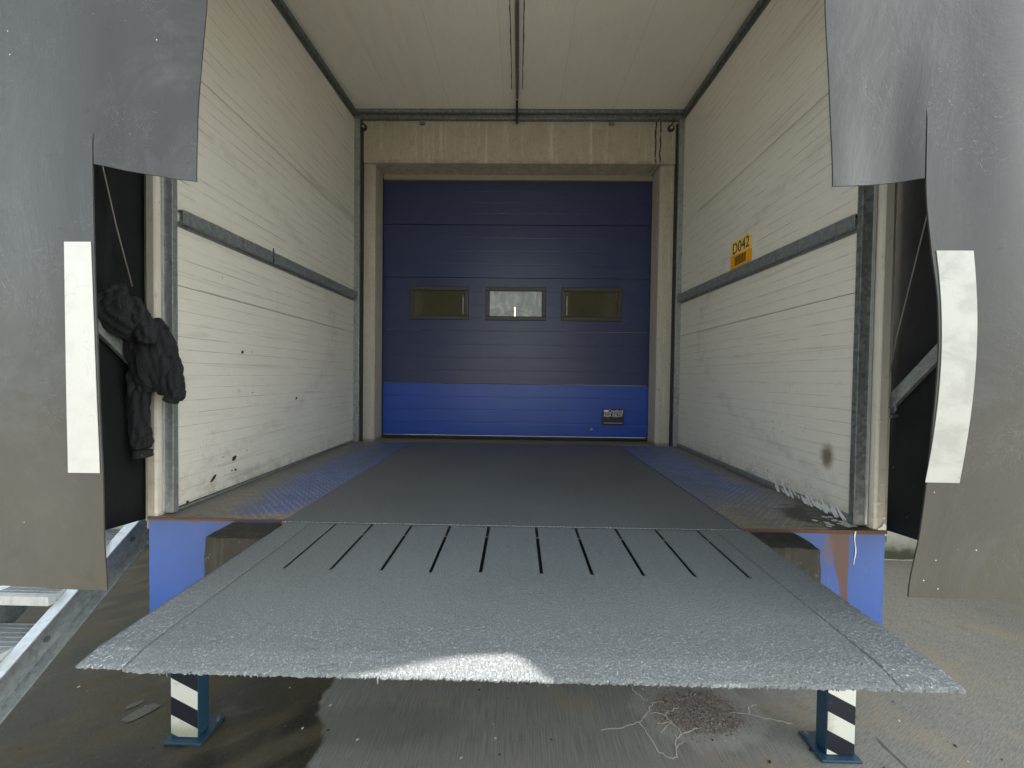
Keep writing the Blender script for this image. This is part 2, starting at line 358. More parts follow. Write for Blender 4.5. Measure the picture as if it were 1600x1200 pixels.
c = g.mix(g.step(g.z, .12, .03)*g.step(g.x, 0, -.1)*.7, c, (.22, .22, .12)); g.color(c); M['tape_white'] = g.mat
g = G('tape_black', .4); n = g.noise(30, 5, .7); g.color(g.mix(g.step(n, .6, .75)*.4, (.014, .016, .022), (.18, .2, .22))); M['tape_black'] = g.mat
plain('white_paint', (.80, .80, .78), .45)
plain('crack_lime', (.62, .58, .48), .9, 0, .2)
plain('brown_grit', (.075, .052, .04), .9, 0, .5, 60)
plain('splash_grey', (.13, .125, .105), .8, 0, .5, 60)
plain('dark_dirt', (.035, .028, .018), .9, 0, .4)
plain('yellow_label', (.86, .62, .17), .4, 0, .05); plain('orange_label', (.82, .38, .01), .4, 0, .05); plain('ink', (.03, .022, .012), .5)
plain('plate_black', (.012, .014, .018), .35); plain('plate_print', (.75, .75, .75), .5, 0, .02)
plain('beige_strip', (.26, .23, .165), .6); plain('steel_bolt', (.16, .16, .16), .4, .6)
plain('dark_steel', (.02, .022, .022), .6); plain('wire', (.20, .19, .17), .5)
g = G('jacket_cloth', .9)
n = g.noise(12, 5, .6, vec=g.scaled(1.6, 1, .6), dist=.8); c = g.mix(n, (.006, .007, .009), (.015, .016, .020))
li = g.step(g.voro(60), .12, .07)*g.step(g.noise(12, 2), .5, .58)*g.step(g.z, 1.95, 1.6); c = g.mix(li*.8, c, (.30, .36, .36))
g.color(c); g.bump(n*.8+g.noise(500, 2)*.03, .45, .02); M['jacket_cloth'] = g.mat
g = G('cladding', .5); f = g.m('FRACT', g.x/.25); g.color(g.mix(g.noise(1, 3), (.42, .43, .43), (.5, .5, .5))); g.bump(g.step(f, .1, .3), .5, .02); M['cladding'] = g.mat

# ------------------------------------------------------------------ mesh helpers
def wloc(o):
    p = Vector((0, 0, 0))
    while o is not None: p += o.location; o = o.parent
    return p
def link(name, bm, mats, parent=None, smooth=False, bevel=0.0, segs=2, recalc=True, split=False):
    """bm is in world coordinates; stored relative to its parent"""
    if recalc: bmesh.ops.recalc_face_normals(bm, faces=bm.faces)
    if split:
        bm.verts.index_update(); left = set(bm.verts); parts = []
        while left:
            st_ = [left.pop()]; isl = set(st_)
            while st_:
                for e in st_.pop().link_edges:
                    for q in e.verts:
                        if q in left: left.discard(q); isl.add(q); st_.append(q)
            parts.append(isl)
        out = []
        for isl in parts:
            b2 = bmesh.new(); mp = {v: b2.verts.new(v.co) for v in isl}
            for f in {f for v in isl for f in v.link_faces}: b2.faces.new([mp[v] for v in f.verts]).material_index = f.material_index
            out.append(link(name, b2, mats, parent, smooth, bevel, segs, recalc))
        bm.free(); return out
    me = bpy.data.meshes.new(name)
    if parent is not None:
        bmesh.ops.translate(bm, verts=bm.verts, vec=-wloc(parent))
    bm.to_mesh(me); bm.free()
    for mt in (mats if isinstance(mats, (list, tuple)) else [mats]): me.materials.append(M[mt])
    if smooth:
        for p in me.polygons: p.use_smooth = True
    o = bpy.data.objects.new(name, me); COL.objects.link(o)
    if parent is not None: o.parent = parent
    if bevel:
        b = o.modifiers.new('bevel', 'BEVEL'); b.width = bevel; b.segments = segs; b.limit_method = 'ANGLE'
    return o
def tag(o, label=None, cat=None, group=None, kind=None):
    if label: o['label'] = label
    if cat: o['category'] = cat
    if group: o['group'] = group
    if kind: o['kind'] = kind
    return o
def thing(name, label, cat, loc=(0, 0, 0), group=None):
    o = bpy.data.objects.new(name, None); COL.objects.link(o); o.location = loc; o.empty_display_size = .1
    return tag(o, label, cat, group)
def box(bm, x0, x1, y0, y1, z0, z1, mi=0):
    r = bmesh.ops.create_cube(bm, size=1)
    for v in r['verts']:
        v.co = Vector(((x0+x1)/2+v.co.x*(x1-x0), (y0+y1)/2+v.co.y*(y1-y0), (z0+z1)/2+v.co.z*(z1-z0)))
    fs = {f for v in r['verts'] for f in v.link_faces}
    for f in fs: f.material_index = mi
    return r['verts']
def bx(*a): bm = bmesh.new(); box(bm, *a); return bm
def bar(bm, a, b, w, h, upv=(0, 0, 1), mi=0):
    """rectangular bar from a to b, w across, h along upv"""
    a, b = Vector(a), Vector(b); d = (b-a).normalized(); s = d.cross(Vector(upv)).normalized(); u = s.cross(d)
    vs = [bm.verts.new(p+s*i*w/2+u*j*h/2) for p in (a, b) for i, j in ((-1, -1), (1, -1), (1, 1), (-1, 1))]
    for q in ((0, 1, 2, 3), (7, 6, 5, 4), (0, 4, 5, 1), (1, 5, 6, 2), (2, 6, 7, 3), (3, 7, 4, 0)):
        bm.faces.new([vs[i] for i in q]).material_index = mi
def tube(bm, pts, r, n=10, cap=True):
    pts = [Vector(p) for p in pts]; rs = r if isinstance(r, (list, tuple)) else [r]*len(pts)
    rings = []; prev = None
    for i, p in enumerate(pts):
        d = (pts[min(i+1, len(pts)-1)]-pts[max(i-1, 0)]).normalized()
        a = prev if prev is not None else d.orthogonal()
        a = (a-d*a.dot(d)).normalized(); prev = a; b = d.cross(a)
        rings.append([bm.verts.new(p+(a*math.cos(t)+b*math.sin(t))*rs[i]) for t in [2*math.pi*k/n for k in range(n)]])
    for p, q in zip(rings, rings[1:]):
        for k in range(n): bm.faces.new((p[k], p[(k+1) % n], q[(k+1) % n], q[k]))
    if cap: bm.faces.new(rings[0][::-1]); bm.faces.new(rings[-1])
def prism(bm, pts, off, mi=0):
    """extrude polygon pts (3D) by vector off"""
    a = [bm.verts.new(p) for p in pts]; b = [bm.verts.new(Vector(p)+Vector(off)) for p in pts]
    n = len(a); fs = [bm.faces.new(a), bm.faces.new(b[::-1])]
    for i in range(n): fs.append(bm.faces.new((a[i], b[i], b[(i+1) % n], a[(i+1) % n])))
    for f in fs: f.material_index = mi

XL, XR, YB, YF, ZF = -1.713, 1.663, 4.03, 1.90, 1.15     # inside faces of the load house, dock wall, open front, floor
def ceil_z(y): return 4.555-(4.0-y)*.068

# ------------------------------------------------------------------ ground and warehouse
bm = bmesh.new(); bmesh.ops.create_grid(bm, x_segments=2, y_segments=2, size=60)
gr = tag(link('ground', bm, 'yard_concrete'), kind='structure')
gr['label'] = 'brushed concrete yard, damp and dark on the left, with a bare gravelly patch and pale cracks'

bw = thing('warehouse', 'warehouse front wall with the concrete dock opening behind the load house', 'building', (0, 4.03, 0))
bm = bmesh.new()
for a in ((-40, -1.655, YB, 4.43, .95, 8.5), (1.62, 40, YB, 4.43, .95, 8.5), (-1.655, 1.62, YB, 4.43, 4.62, 8.5)): box(bm, *a)
link('wall', bm, 'cladding', bw)
bm = bx(-40, 40, 4.02, 4.43, -.3, .95); link('plinth', bm, 'plinth_concrete', bw, bevel=.01)
bm = bx(-1.72, 1.68, 4.015, 4.40, 4.058, 4.62)
link('lintel', bm, 'dock_concrete', bw, bevel=.012)
def jamb(x0, x1, inner):   # front face, chamfered corner and reveal
    s = 1 if inner > 0 else -1
    bm = bmesh.new()
    pts = [(x0, 4.04), (x1-s*.03, 4.04), (x1, 4.065), (x1+s*.012, 4.30), (x0, 4.30)]
    prism(bm, [(x, y, .95) for x, y in pts], (0, 0, 4.057-.95)); link('jamb', bm, 'dock_concrete', bw, bevel=.006)
jamb(-1.66, -1.522, 1); jamb(1.625, 1.452, -1)
link('threshold', bx(-1.52, 1.46, 4.02, 4.45, 1.0, 1.144), 'dock_concrete', bw, bevel=.006)
# interior seen as a dim hall behind the panes
bm = bmesh.new(); box(bm, -3, 3, 9, 9.2, .9, 5.5); box(bm, -3.2, -3, 4.45, 9.2, .9, 5.5); box(bm, 3, 3.2, 4.45, 9.2, .9, 5.5); box(bm, -3, 3, 4.45, 9, 5.5, 5.6)
link('hall_lining', bm, 'cladding', bw)
tag(link('hall_lamp', bx(-.052, -.036, 4.62, 4.64, 2.56, 2.68), 'lamp_glow'), 'small glowing upright lamp seen through the middle pane of the blue door', 'lamp')

# two anchors and their labels
for x, lb in ((-1.628, 'small dark ring bolt high at the left end of the concrete lintel'), (1.535, 'small dark ring bolt high at the right end of the concrete lintel')):
    t = thing('ring_bolt', lb, 'bolt', (x, 4.01, 4.41), 'ring bolts on the lintel')
    bm = bmesh.new(); tube(bm, [(x, 4.015, 4.41), (x, 3.995, 4.41)], .034, 16); link('washer', bm, 'dark_steel', t, bevel=.003)
    bm = bmesh.new(); tube(bm, [(x, 3.995, 4.41), (x, 3.98, 4.41)], .013, 6); link('bolt_head', bm, 'galvanised_bright', t)
    bm = bmesh.new(); s = -1 if x < 0 else 1; tube(bm, [(x, 4.0, 4.44), (x+s*.02, 4.0, 4.475), (x+s*.04, 4.0, 4.48)], .007, 6); link('hook', bm, 'dark_steel', t)

# ------------------------------------------------------------------ sectional door
DX0, DX1, DY = -1.502, 1.438, 4.26
door = thing('sectional_door', 'closed blue sectional dock door with three small windows', 'door', (-.03, DY, 1.165))
zs = [1.185, 1.765, 2.352, 2.936, 3.517, 3.996]
for i in range(5):
    bm = bmesh.new(); z0, z1 = zs[i]+.004, zs[i+1]-.004
    n = 4; h = (z1-z0)/n            # micro ribs pressed in the face: profile in Y
    prof = []
    for k in range(n):
        a, b = z0+k*h, z0+(k+1)*h
        prof += [(DY+.0010 if k else DY, a), (DY, a+.006), (DY, b-.006)]
    prof += [(DY, z1), (DY+.04, z1), (DY+.04, z0)]
    if i == 2:      # leave openings for the windows: build around them
        wz0, wz1 = 2.487, 2.824
        xs = [DX0, -1.185, -.575, -.345, .277, .495, 1.115, DX1]
        for k in range(0, 7, 2): prism(bm, [(xs[k], y, z) for y, z in prof], (xs[k+1]-xs[k], 0, 0))
        for k in range(1, 6, 2): box(bm, xs[k], xs[k+1], DY, DY+.04, z0, wz0); box(bm, xs[k], xs[k+1], DY, DY+.04, wz1, z1)
    else: prism(bm, [(DX0, y, z) for y, z in prof], (DX1-DX0, 0, 0))
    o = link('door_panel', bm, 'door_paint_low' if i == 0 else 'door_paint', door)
    if i == 0: o['label'] = 'brighter blue bottom panel'
for k, (x0, x1) in enumerate(((-1.205, -.552), (-.366, .300), (.470, 1.136))):
    bm = bmesh.new(); a, b = 2.470, 2.838; t = .045
    for q in ((x0, x1, a, a+t), (x0, x1, b-t, b), (x0, x0+t, a+t, b-t), (x1-t, x1, a+t, b-t)): box(bm, q[0], q[1], DY-.014, DY+.05, q[2], q[3])
    f = link('window', bm, 'window_frame', door, bevel=.006)
    link('pane', bx(x0+t-.001, x1-t+.001, DY+.006, DY+.012, a+t-.001, b-t+.001), 'pane_clear' if k == 1 else 'pane_dull', f)
    if k != 1:
        s = x1-t-.025 if k == 0 else x0+t+.01
        link('reflection_strip', bx(s, s+.014, DY+.0, DY+.005, a+t+.02, b-t-.05), 'galvanised_dark', f)  # thin strip added to stand in for a reflection in the side panes
link('bottom_seal', bx(DX0, DX1, DY-.006, DY+.03, 1.150, 1.184), 'door_seal', door, bevel=.004)
link('top_strip', bx(DX0, DX1, DY-.02, DY+.03, 3.999, 4.054), 'beige_strip', door)
bm = bmesh.new(); box(bm, -1.520, DX0-.001, DY-.01, DY+.05, 1.15, 4.056); box(bm, DX1+.001, 1.452, DY-.01, DY+.05, 1.15, 4.056); link('side_seal', bm, 'door_seal', door, split=True)

def text(name, body, size, mat, mw, parent, xscale=1.0, depth=.001):
    cu = bpy.data.curves.new(name, 'FONT'); cu.body = body; cu.size = size; cu.extrude = depth; cu.align_x = 'CENTER'; cu.align_y = 'CENTER'
    cu.resolution_u = 4
    o = bpy.data.objects.new(name, cu); COL.objects.link(o)
    dg = bpy.context.evaluated_depsgraph_get(); me = bpy.data.meshes.new_from_object(o.evaluated_get(dg))
    COL.objects.unlink(o); bpy.data.objects.remove(o)
    me.transform(Matrix.Diagonal((xscale, 1, 1, 1))); me.transform(mw)
    me.transform(Matrix.Translation(-wloc(parent)))
    me.materials.clear(); me.materials.append(M[mat])
    ob = bpy.data.objects.new(name, me); COL.objects.link(ob); ob.parent = parent; return ob
pl = link('nameplate', bx(.935, 1.178, DY-.016, DY-.002, 1.328, 1.505), 'plate_black', door, bevel=.004)
FR = Matrix.Rotation(math.pi/2, 4, 'X')
text('lettering', 'Crawford', .052, 'plate_print', Matrix.Translation((1.083, DY-.018, 1.482)) @ FR, pl, .80)
text('lettering', 'ASSA ABLOY', .050, 'plate_print', Matrix.Translation((1.057, DY-.018, 1.434)) @ FR, pl, .74, .0016)
bm = bmesh.new(); box(bm, .955, 1.000, DY-.0175, DY-.015, 1.470, 1.494); box(bm, .955, 1.160, DY-.0175, DY-.015, 1.4570, 1.4600); box(bm, .955, 1.160, DY-.0175, DY-.015, 1.350, 1.353); link('print_mark', bm, 'plate_print', pl)
bm = bmesh.new(); prism(bm, [(.805, DY-.004, 1.268), (.842, DY-.004, 1.268), (.823, DY-.004, 1.295)], (0, .002, 0)); link('triangle_mark', bm, 'galvanised', door)

# ------------------------------------------------------------------ load house
H = thing('load_house', 'steel framed load house with off white insulated walls open at the front', 'loading dock', (0, 1.85, 0))
def wallp(xi, xo, nm='side_panel'):
    zt = [1.17, 2.287, 3.41]
    for k in range(3):
        bm = bmesh.new(); z0 = zt[k]+(.0015 if k else .0)
        if k < 2: pts = [(YF, z0), (YB-.03, z0), (YB-.03, zt[k+1]-.0015), (YF, zt[k+1]-.0015)]
        else: pts = [(YF, z0), (YB-.03, z0), (YB-.03, ceil_z(YB-.03)+.02), (YF, ceil_z(YF)+.02)]
        prism(bm, [(xi, y, z) for y, z in pts], (xo-xi, 0, 0)); link(nm, bm, 'wall_panel', H, bevel=.002)
    bm = bmesh.new()        # dark tongue in the joints
    for z in zt[1:]: box(bm, min(xi, xo)+.006, max(xi, xo)-.006, YF+.01, YB-.04, z-.0013, z+.0013)
    link('panel_joint', bm, 'dark_dirt', H, split=True)
wallp(XL, XL-.055); wallp(XR, XR+.055)
bm = bmesh.new(); prism(bm, [(XL-.06, 1.86, ceil_z(1.86)), (XL-.06, YB-.015, ceil_z(YB-.015)), (XL-.06, YB-.015, ceil_z(YB)+.08), (XL-.06, 1.86, ceil_z(1.86)+.08)], (XR-XL+.12, 0, 0))
link('roof', bm, 'ceiling_panel', H)
# back corner posts
for x0, x1, x2 in ((XL-.0, -1.672, 1), (1.640, 1.712-.05, -1)):
    bm = bmesh.new()
    if x0 < 0: box(bm, XL-.02, -1.655, 3.975, 4.012, 1.15, ceil_z(3.99)-.05)
    else: box(bm, 1.610, XR+.02, 3.975, 4.012, 1.15, ceil_z(3.99)-.05)
    link('back_post', bm, 'galvanised', H, bevel=.003)
bm = bmesh.new()
box(bm, -1.652, -1.632, 3.995, 4.03, 1.15, 4.45); box(bm, 1.590, 1.607, 3.995, 4.03, 1.15, 4.45); link('corner_flashing', bm, 'dark_steel', H, split=True)
bm = bmesh.new(); box(bm, XL-.01, XR+.01, 3.965, 4.010, 4.478, 4.518); box(bm, XL-.01, XR+.01, 3.925, 3.965, 4.5175, 4.553)
link('back_beam', bm, 'galvanised_dark', H, bevel=.004)
for x in (-1.02, .93):
    link('fixing_bracket', bx(x-.03, x+.03, 3.995, 4.014, 4.44, 4.49), 'galvanised_dark', H, bevel=.003)
# sloping eaves rails
for s, xi in ((-1, XL), (1, XR)):
    bm = bmesh.new(); x = xi-s*.018
    prism(bm, [(xi-s*.036, 1.88, ceil_z(1.88)-.042), (xi-s*.036, 3.96, ceil_z(3.96)-.042), (xi-s*.036, 3.96, ceil_z(3.96)-.004), (xi-s*.036, 1.88, ceil_z(1.88)-.004)], (s*.034, 0, 0))
    prism(bm, [(xi-s*.006, 1.88, ceil_z(1.88)-.075), (xi-s*.006, 3.96, ceil_z(3.96)-.075), (xi-s*.006, 3.96, ceil_z(3.96)-.0425), (xi-s*.006, 1.88, ceil_z(1.88)-.0425)], (s*.004, 0, 0))
    link('eaves_rail', bm, 'galvanised_dark', H, bevel=.003)
    # mid rail, open channel
    bm = bmesh.new(); a, b = (YF+.0005), 3.972
    za0, za1, zb0, zb1 = (2.578, 2.660, 2.612, 2.708)
    def slab(xa, xb, d0, d1):   # d measured up from the lower edge as a fraction
        pts = [(xa, a, za0+(za1-za0)*d0), (xa, b, zb0+(zb1-zb0)*d0), (xa, b, zb0+(zb1-zb0)*d1), (xa, a, za0+(za1-za0)*d1)]
        prism(bm, pts, (xb-xa, 0, 0))
    slab(xi-s*.002, xi-s*.036, .93, 1.0); slab(xi-s*.036, xi-s*.041, .30, 1.0); slab(xi-s*.002, xi-s*.040, .22, .299); slab(xi-s*.0022, xi-s*.006, 0, .2199)
    link('mid_rail', bm, 'galvanised', H, bevel=.002)
    link('base_rail', bx(min(xi+s*.02, xi-s*(.012 if s > 0 else .006)), max(xi+s*.02, xi-s*(.012 if s > 0 else .006)), YF+.01, 3.97, 1.1505, 1.185 if s > 0 else 1.163), 'galvanised', H, bevel=.003)
# mid rail splice on left wall
link('rail_splice', bx(XL+.040, XL+.046, 2.60, 2.604, 2.60, 2.70), 'dark_steel', H)
# ceiling beam with sealant lines
bm = bmesh.new(); x = -.040
def along(x0, x1, d0, d1, y0, y1, mi): prism(bm, [(x0, y0, ceil_z(y0)-d0), (x0, y1, ceil_z(y1)-d0), (x0, y1, ceil_z(y1)-d1), (x0, y0, ceil_z(y0)-d1)], (x1-x0, 0, 0), mi)
along(x-.046, x-.014, .002, .012, 1.9, 3.62, 0); along(x+.014, x+.046, .002, .012, 1.9, 3.62, 0)
along(x-.012, x+.012, .012, .050, 1.9, 3.70, 1); along(x-.0125, x+.0125, .002, .0118, 1.9, 3.70, 1)
cb = link('ceiling_beam', bm, ['ceiling_panel', 'galvanised_dark'], H, bevel=.002)
bm = bmesh.new()
for s in (-1, 1):
    pts = []; y = 1.9
    while y < 3.64: pts.append((x+s*(.0495+rnd.uniform(-.002, .002)), y, ceil_z(y)-.003)); y += .04
    tube(bm, pts, [.003+rnd.random()*.002 for _ in pts], 6)
link('sealant', bm, 'dark_dirt', H, split=True)
bm = bmesh.new(); box(bm, x-.014, x+.010, 3.70, 4.005, 4.455, 4.478); box(bm, x-.012, x+.008, 3.905, 3.924, 4.40, 4.54)
prism(bm, [(x-.012, 3.90, 4.47), (x+.010, 3.90, 4.47), (x+.004, 3.90, 4.385), (x-.006, 3.90, 4.385)], (0, .012, 0)); link('beam_bracket', bm, 'dark_steel', H, bevel=.002)
# front posts and cream edge profiles
for s in (-1, 1):
    if s < 0: g0, g1, c0, c1, f1 = -1.750, -1.700, -1.805, -1.7515, -1.840
    else: g0, g1, c0, c1, f1 = 1.6915, 1.632, 1.757, 1.7005, 1.792
    bm = bmesh.new(); box(bm, min(g0, g1), max(g0, g1), 1.868, 1.899, 1.1505, 4.39); link('front_post', bm, 'galvanised' if s < 0 else 'galvanised_dark', H, bevel=.003)
    bm = bmesh.new(); a = g0; box(bm, min(a, a-s*.010), max(a, a-s*.010), 1.861, 1.8675, 1.16, 4.39); link('post_bead', bm, 'galvanised_bright', H)
    bm = bmesh.new()
    lo, hi = min(c0, c1), max(c0, c1)
    # rounded front nosing of the profile
    if s < 0: pts = [(lo, 1.86), (lo, 1.842), (hi-.012, 1.836), (hi-.002, 1.842), (hi, 1.86), (hi, 1.93), (lo, 1.93)]
    else: pts = [(lo, 1.93), (lo, 1.86), (lo+.002, 1.842), (lo+.012, 1.836), (hi, 1.842), (hi, 1.86), (hi, 1.93)]
    prism(bm, [(x_, y_, 1.100) for x_, y_ in pts], (0, 0, 3.3)); link('edge_profile', bm, 'cream_trim', H, bevel=.002)
    bm = bmesh.new(); o0, o1 = (f1, c0-.001) if s < 0 else (c0+.001, f1)
    box(bm, o0, o1, 1.905, 1.93, 1.11, 4.40)
    e0, e1 = (f1, f1+.010) if s < 0 else (f1-.010, f1)
    box(bm, e0, e1, 1.868, 1.9045, 1.11, 4.40); link('edge_flange', bm, 'cream_trim', H, bevel=.002)
# platform
bm = bmesh.new()
for a in ((-1.80, -1.112, 1.832, 4.0), (1.068, 1.76, 1.832, 4.0)): box(bm, a[0], a[1], a[2], a[3], 1.085, 1.1455)
link('platform_wing', bm, 'worn_blue_tread', H, bevel=.003, split=True)
bm = bmesh.new(); box(bm, -1.79, -1.112, 1.826, 1.8315, 1.133, 1.1440); box(bm, 1.068, 1.755, 1.826, 1.8315, 1.127, 1.1440); link('nosing_edge', bm, 'rusty_edge', H, bevel=.001, split=True)
bm = bmesh.new(); box(bm, -1.782, -1.112, 1.832, 1.90, .60, 1.0845); box(bm, 1.068, 1.745, 1.832, 1.90, .60, 1.0845)
box(bm, -1.782, -1.72, 1.9005, 4.0, .60, 1.0845); box(bm, 1.68, 1.745, 1.9005, 4.0, .60, 1.0845)
box(bm, -1.11, 1.066, 1.95, 2.0, .6, 1.0); link('fascia', bm, 'blue_steel', H, split=True)
bm = bmesh.new(); box(bm, -1.782, -1.112, 1.8265, 1.8318, .60, 1.1325); box(bm, 1.068, 1.745, 1.8265, 1.8318, .60, 1.1265); link('fascia_plate', bm, 'blue_steel', H, split=True)

# paint splashes (white) at the foot of the right-hand wall
def ribbon(bm, pts, w, n=(0, 0, 1), off=.0):
    n = Vector(n); P = [Vector(p) for p in pts]; L = []
    for i, p in enumerate(P):
        d = (P[min(i+1, len(P)-1)]-P[max(i-1, 0)]).normalized(); s = d.cross(n).normalized()
        ww = (w if not callable(w) else w(i/(len(P)-1)))*rnd.uniform(.6, 1.4)
        L.append((bm.verts.new(p+s*ww/2+n*off), bm.verts.new(p-s*ww/2+n*off)))
    for a, b in zip(L, L[1:]): bm.faces.new((a[0], b[0], b[1], a[1]))
BN = [0]
def blob(bm, c, n, r, seed, stretch=(1, 1)):
    BN[0] += 1; n = Vector(n); c = Vector(c)+n*.00003*(BN[0] % 60); a = n.orthogonal().normalized(); b = n.cross(a); c = Vector(c); vs = []
    for k in range(14):
        t = k*math.pi/7; q = r*(1+.45*noise.noise(Vector((math.cos(t)*1.3, math.sin(t)*1.3, seed*3.1))))
        vs.append(bm.verts.new(c+a*math.cos(t)*q*stretch[0]+b*math.sin(t)*q*stretch[1]))
    bm.faces.new(vs)
bm = bmesh.new(); NX = (-1, 0, 0)
def onwall(y, z): return (XR-.0035, y, z)
for ctr, r0, a0, a1 in (((2.70, 1.295), .05, 20, 200), ((2.60, 1.30), .05, -10, 150), ((2.52, 1.24), .03, 100, 330)):
    ribbon(bm, [onwall(ctr[0]+r0*math.cos(R_(t)), ctr[1]+r0*math.sin(R_(t))*1.1) for t in range(a0, a1, 12)], .008, NX)
for k in range(26):
    y = rnd.uniform(1.98, 2.75); z = 1.20+abs(rnd.gauss(0, .05)); blob(bm, onwall(y, z), NX, rnd.uniform(.003, .009), k)
for k in range(48):
    y = rnd.uniform(1.93, 2.45); blob(bm, (XR-.0125, y, rnd.uniform(1.156, 1.182)), NX, rnd.uniform(.006, .015), k, (2.2, .7))
for k in range(18):
    blob(bm, (rnd.uniform(1.50, 1.645), 1.86+abs(rnd.gauss(0, .07)), 1.1475), (0, 0, 1), rnd.uniform(.004, .016), k)
blob(bm, (1.63, 1.885, 1.1478), (0, 0, 1), .03, 3)
ribbon(bm, [(1.605-.004*math.sin(i), 1.8235, 1.14-i*.02) for i in range(9)], lambda t: .006*(1-t)+.002, (0, -1, 0))
for k in range(14):
    blob(bm, (rnd.uniform(1.705, 1.75), 1.8325, 1.12+abs(rnd.gauss(0, .22))), (0, -1, 0), rnd.uniform(.003, .009), k)
blob(bm, (1.735, 1.8328, 1.135), (0, -1, 0), .024, 5)
tag(link('paint_splash', bm, 'white_paint', H, recalc=False), kind='stuff')
bm = bmesh.new()     # tar spots on the left wall
for y, z, r, sy in ((2.29, 1.335, .02, 1.4), (2.13, 1.255, .013, 3), (2.30, 1.262, .012, 1), (2.27, 1.265, .008, 1), (1.96, 1.175, .012, 1), (2.36, 1.98, .013, 1.3), (2.44, 1.985, .006, 1), (2.94, 1.66, .014, 1.4), (2.45, 1.725, .006, 1), (2.2, 2.4, .006, 1), (2.2, 1.36, .006, 1), (2.4, 1.36, .006, 1)):
    blob(bm, (XL+.003, y, z), (1, 0, 0), r*.7, y*7+z, (sy, 1) )
tag(link('tar_spot', bm, 'dark_dirt', H, recalc=False), kind='stuff')

# support legs with striped tape
def leg(x0, x1, yf, xs0, xs1, lab, flip):
    d = yf
    t = thing('support_leg', lab, 'post', ((x0+x1)/2, yf+.03, 0), 'striped support legs')
    link('leg_tube', bx(x0, x1, yf, yf+.07, .014, .598), 'leg_blue', t, bevel=.005)
    link('base_plate', bx(*xs0, yf-.03, yf+.13, .001, .0135), 'leg_blue', t, bevel=.003)
    bm = bmesh.new()
    for xx in xs1: tube(bm, [(xx, yf+.10, .0138), (xx, yf+.10, .03)], .011, 6)
    link('anchor_bolt', bm, 'steel_bolt', t, split=True)
    # stripes: bands clipped to the front face
    bw_, bb = bmesh.new(), bmesh.new(); ph = .0935; wd = x1-x0-.006; xa = x0+.003; sl = .068
    base, par = flip
    for k in range(-1 if par else 0, 8):
        zb = base+k*ph
        P = [(xa, zb), (xa+wd, zb-sl), (xa+wd, zb-sl+ph), (xa, zb+ph)]
        P = clip(P, .018, True); P = clip(P, .56, False)
        if len(P) >= 3: prism(bw_ if k % 2 == par else bb, [(x_, yf-.0012, z_) for x_, z_ in P], (0, .0018, 0))
    link('white_stripes', bw_, 'tape_white', t); link('black_stripes', bb, 'tape_black', t)
def clip(P, z, keep_above):
    out = []
    for i in range(len(P)):
        a, b = P[i-1], P[i]; ia = (a[1] >= z) == keep_above; ib = (b[1] >= z) == keep_above
        if ia != ib:
            t = (z-a[1])/(b[1]-a[1]); out.append((a[0]+(b[0]-a[0])*t, z))
        if ib: out.append(b)
    return out
leg(-1.722, -1.582, 1.872, (-1.735, -1.545), (-1.715, -1.560), 'blue support leg with striped tape, left one, greenish grime on its lowest white stripe', (.037, 0))
leg(1.537, 1.675, 1.872, (1.495, 1.690), (1.512, 1.672), 'blue support leg with striped tape, right one, beside the gravelly ground patch', (.045, 1))

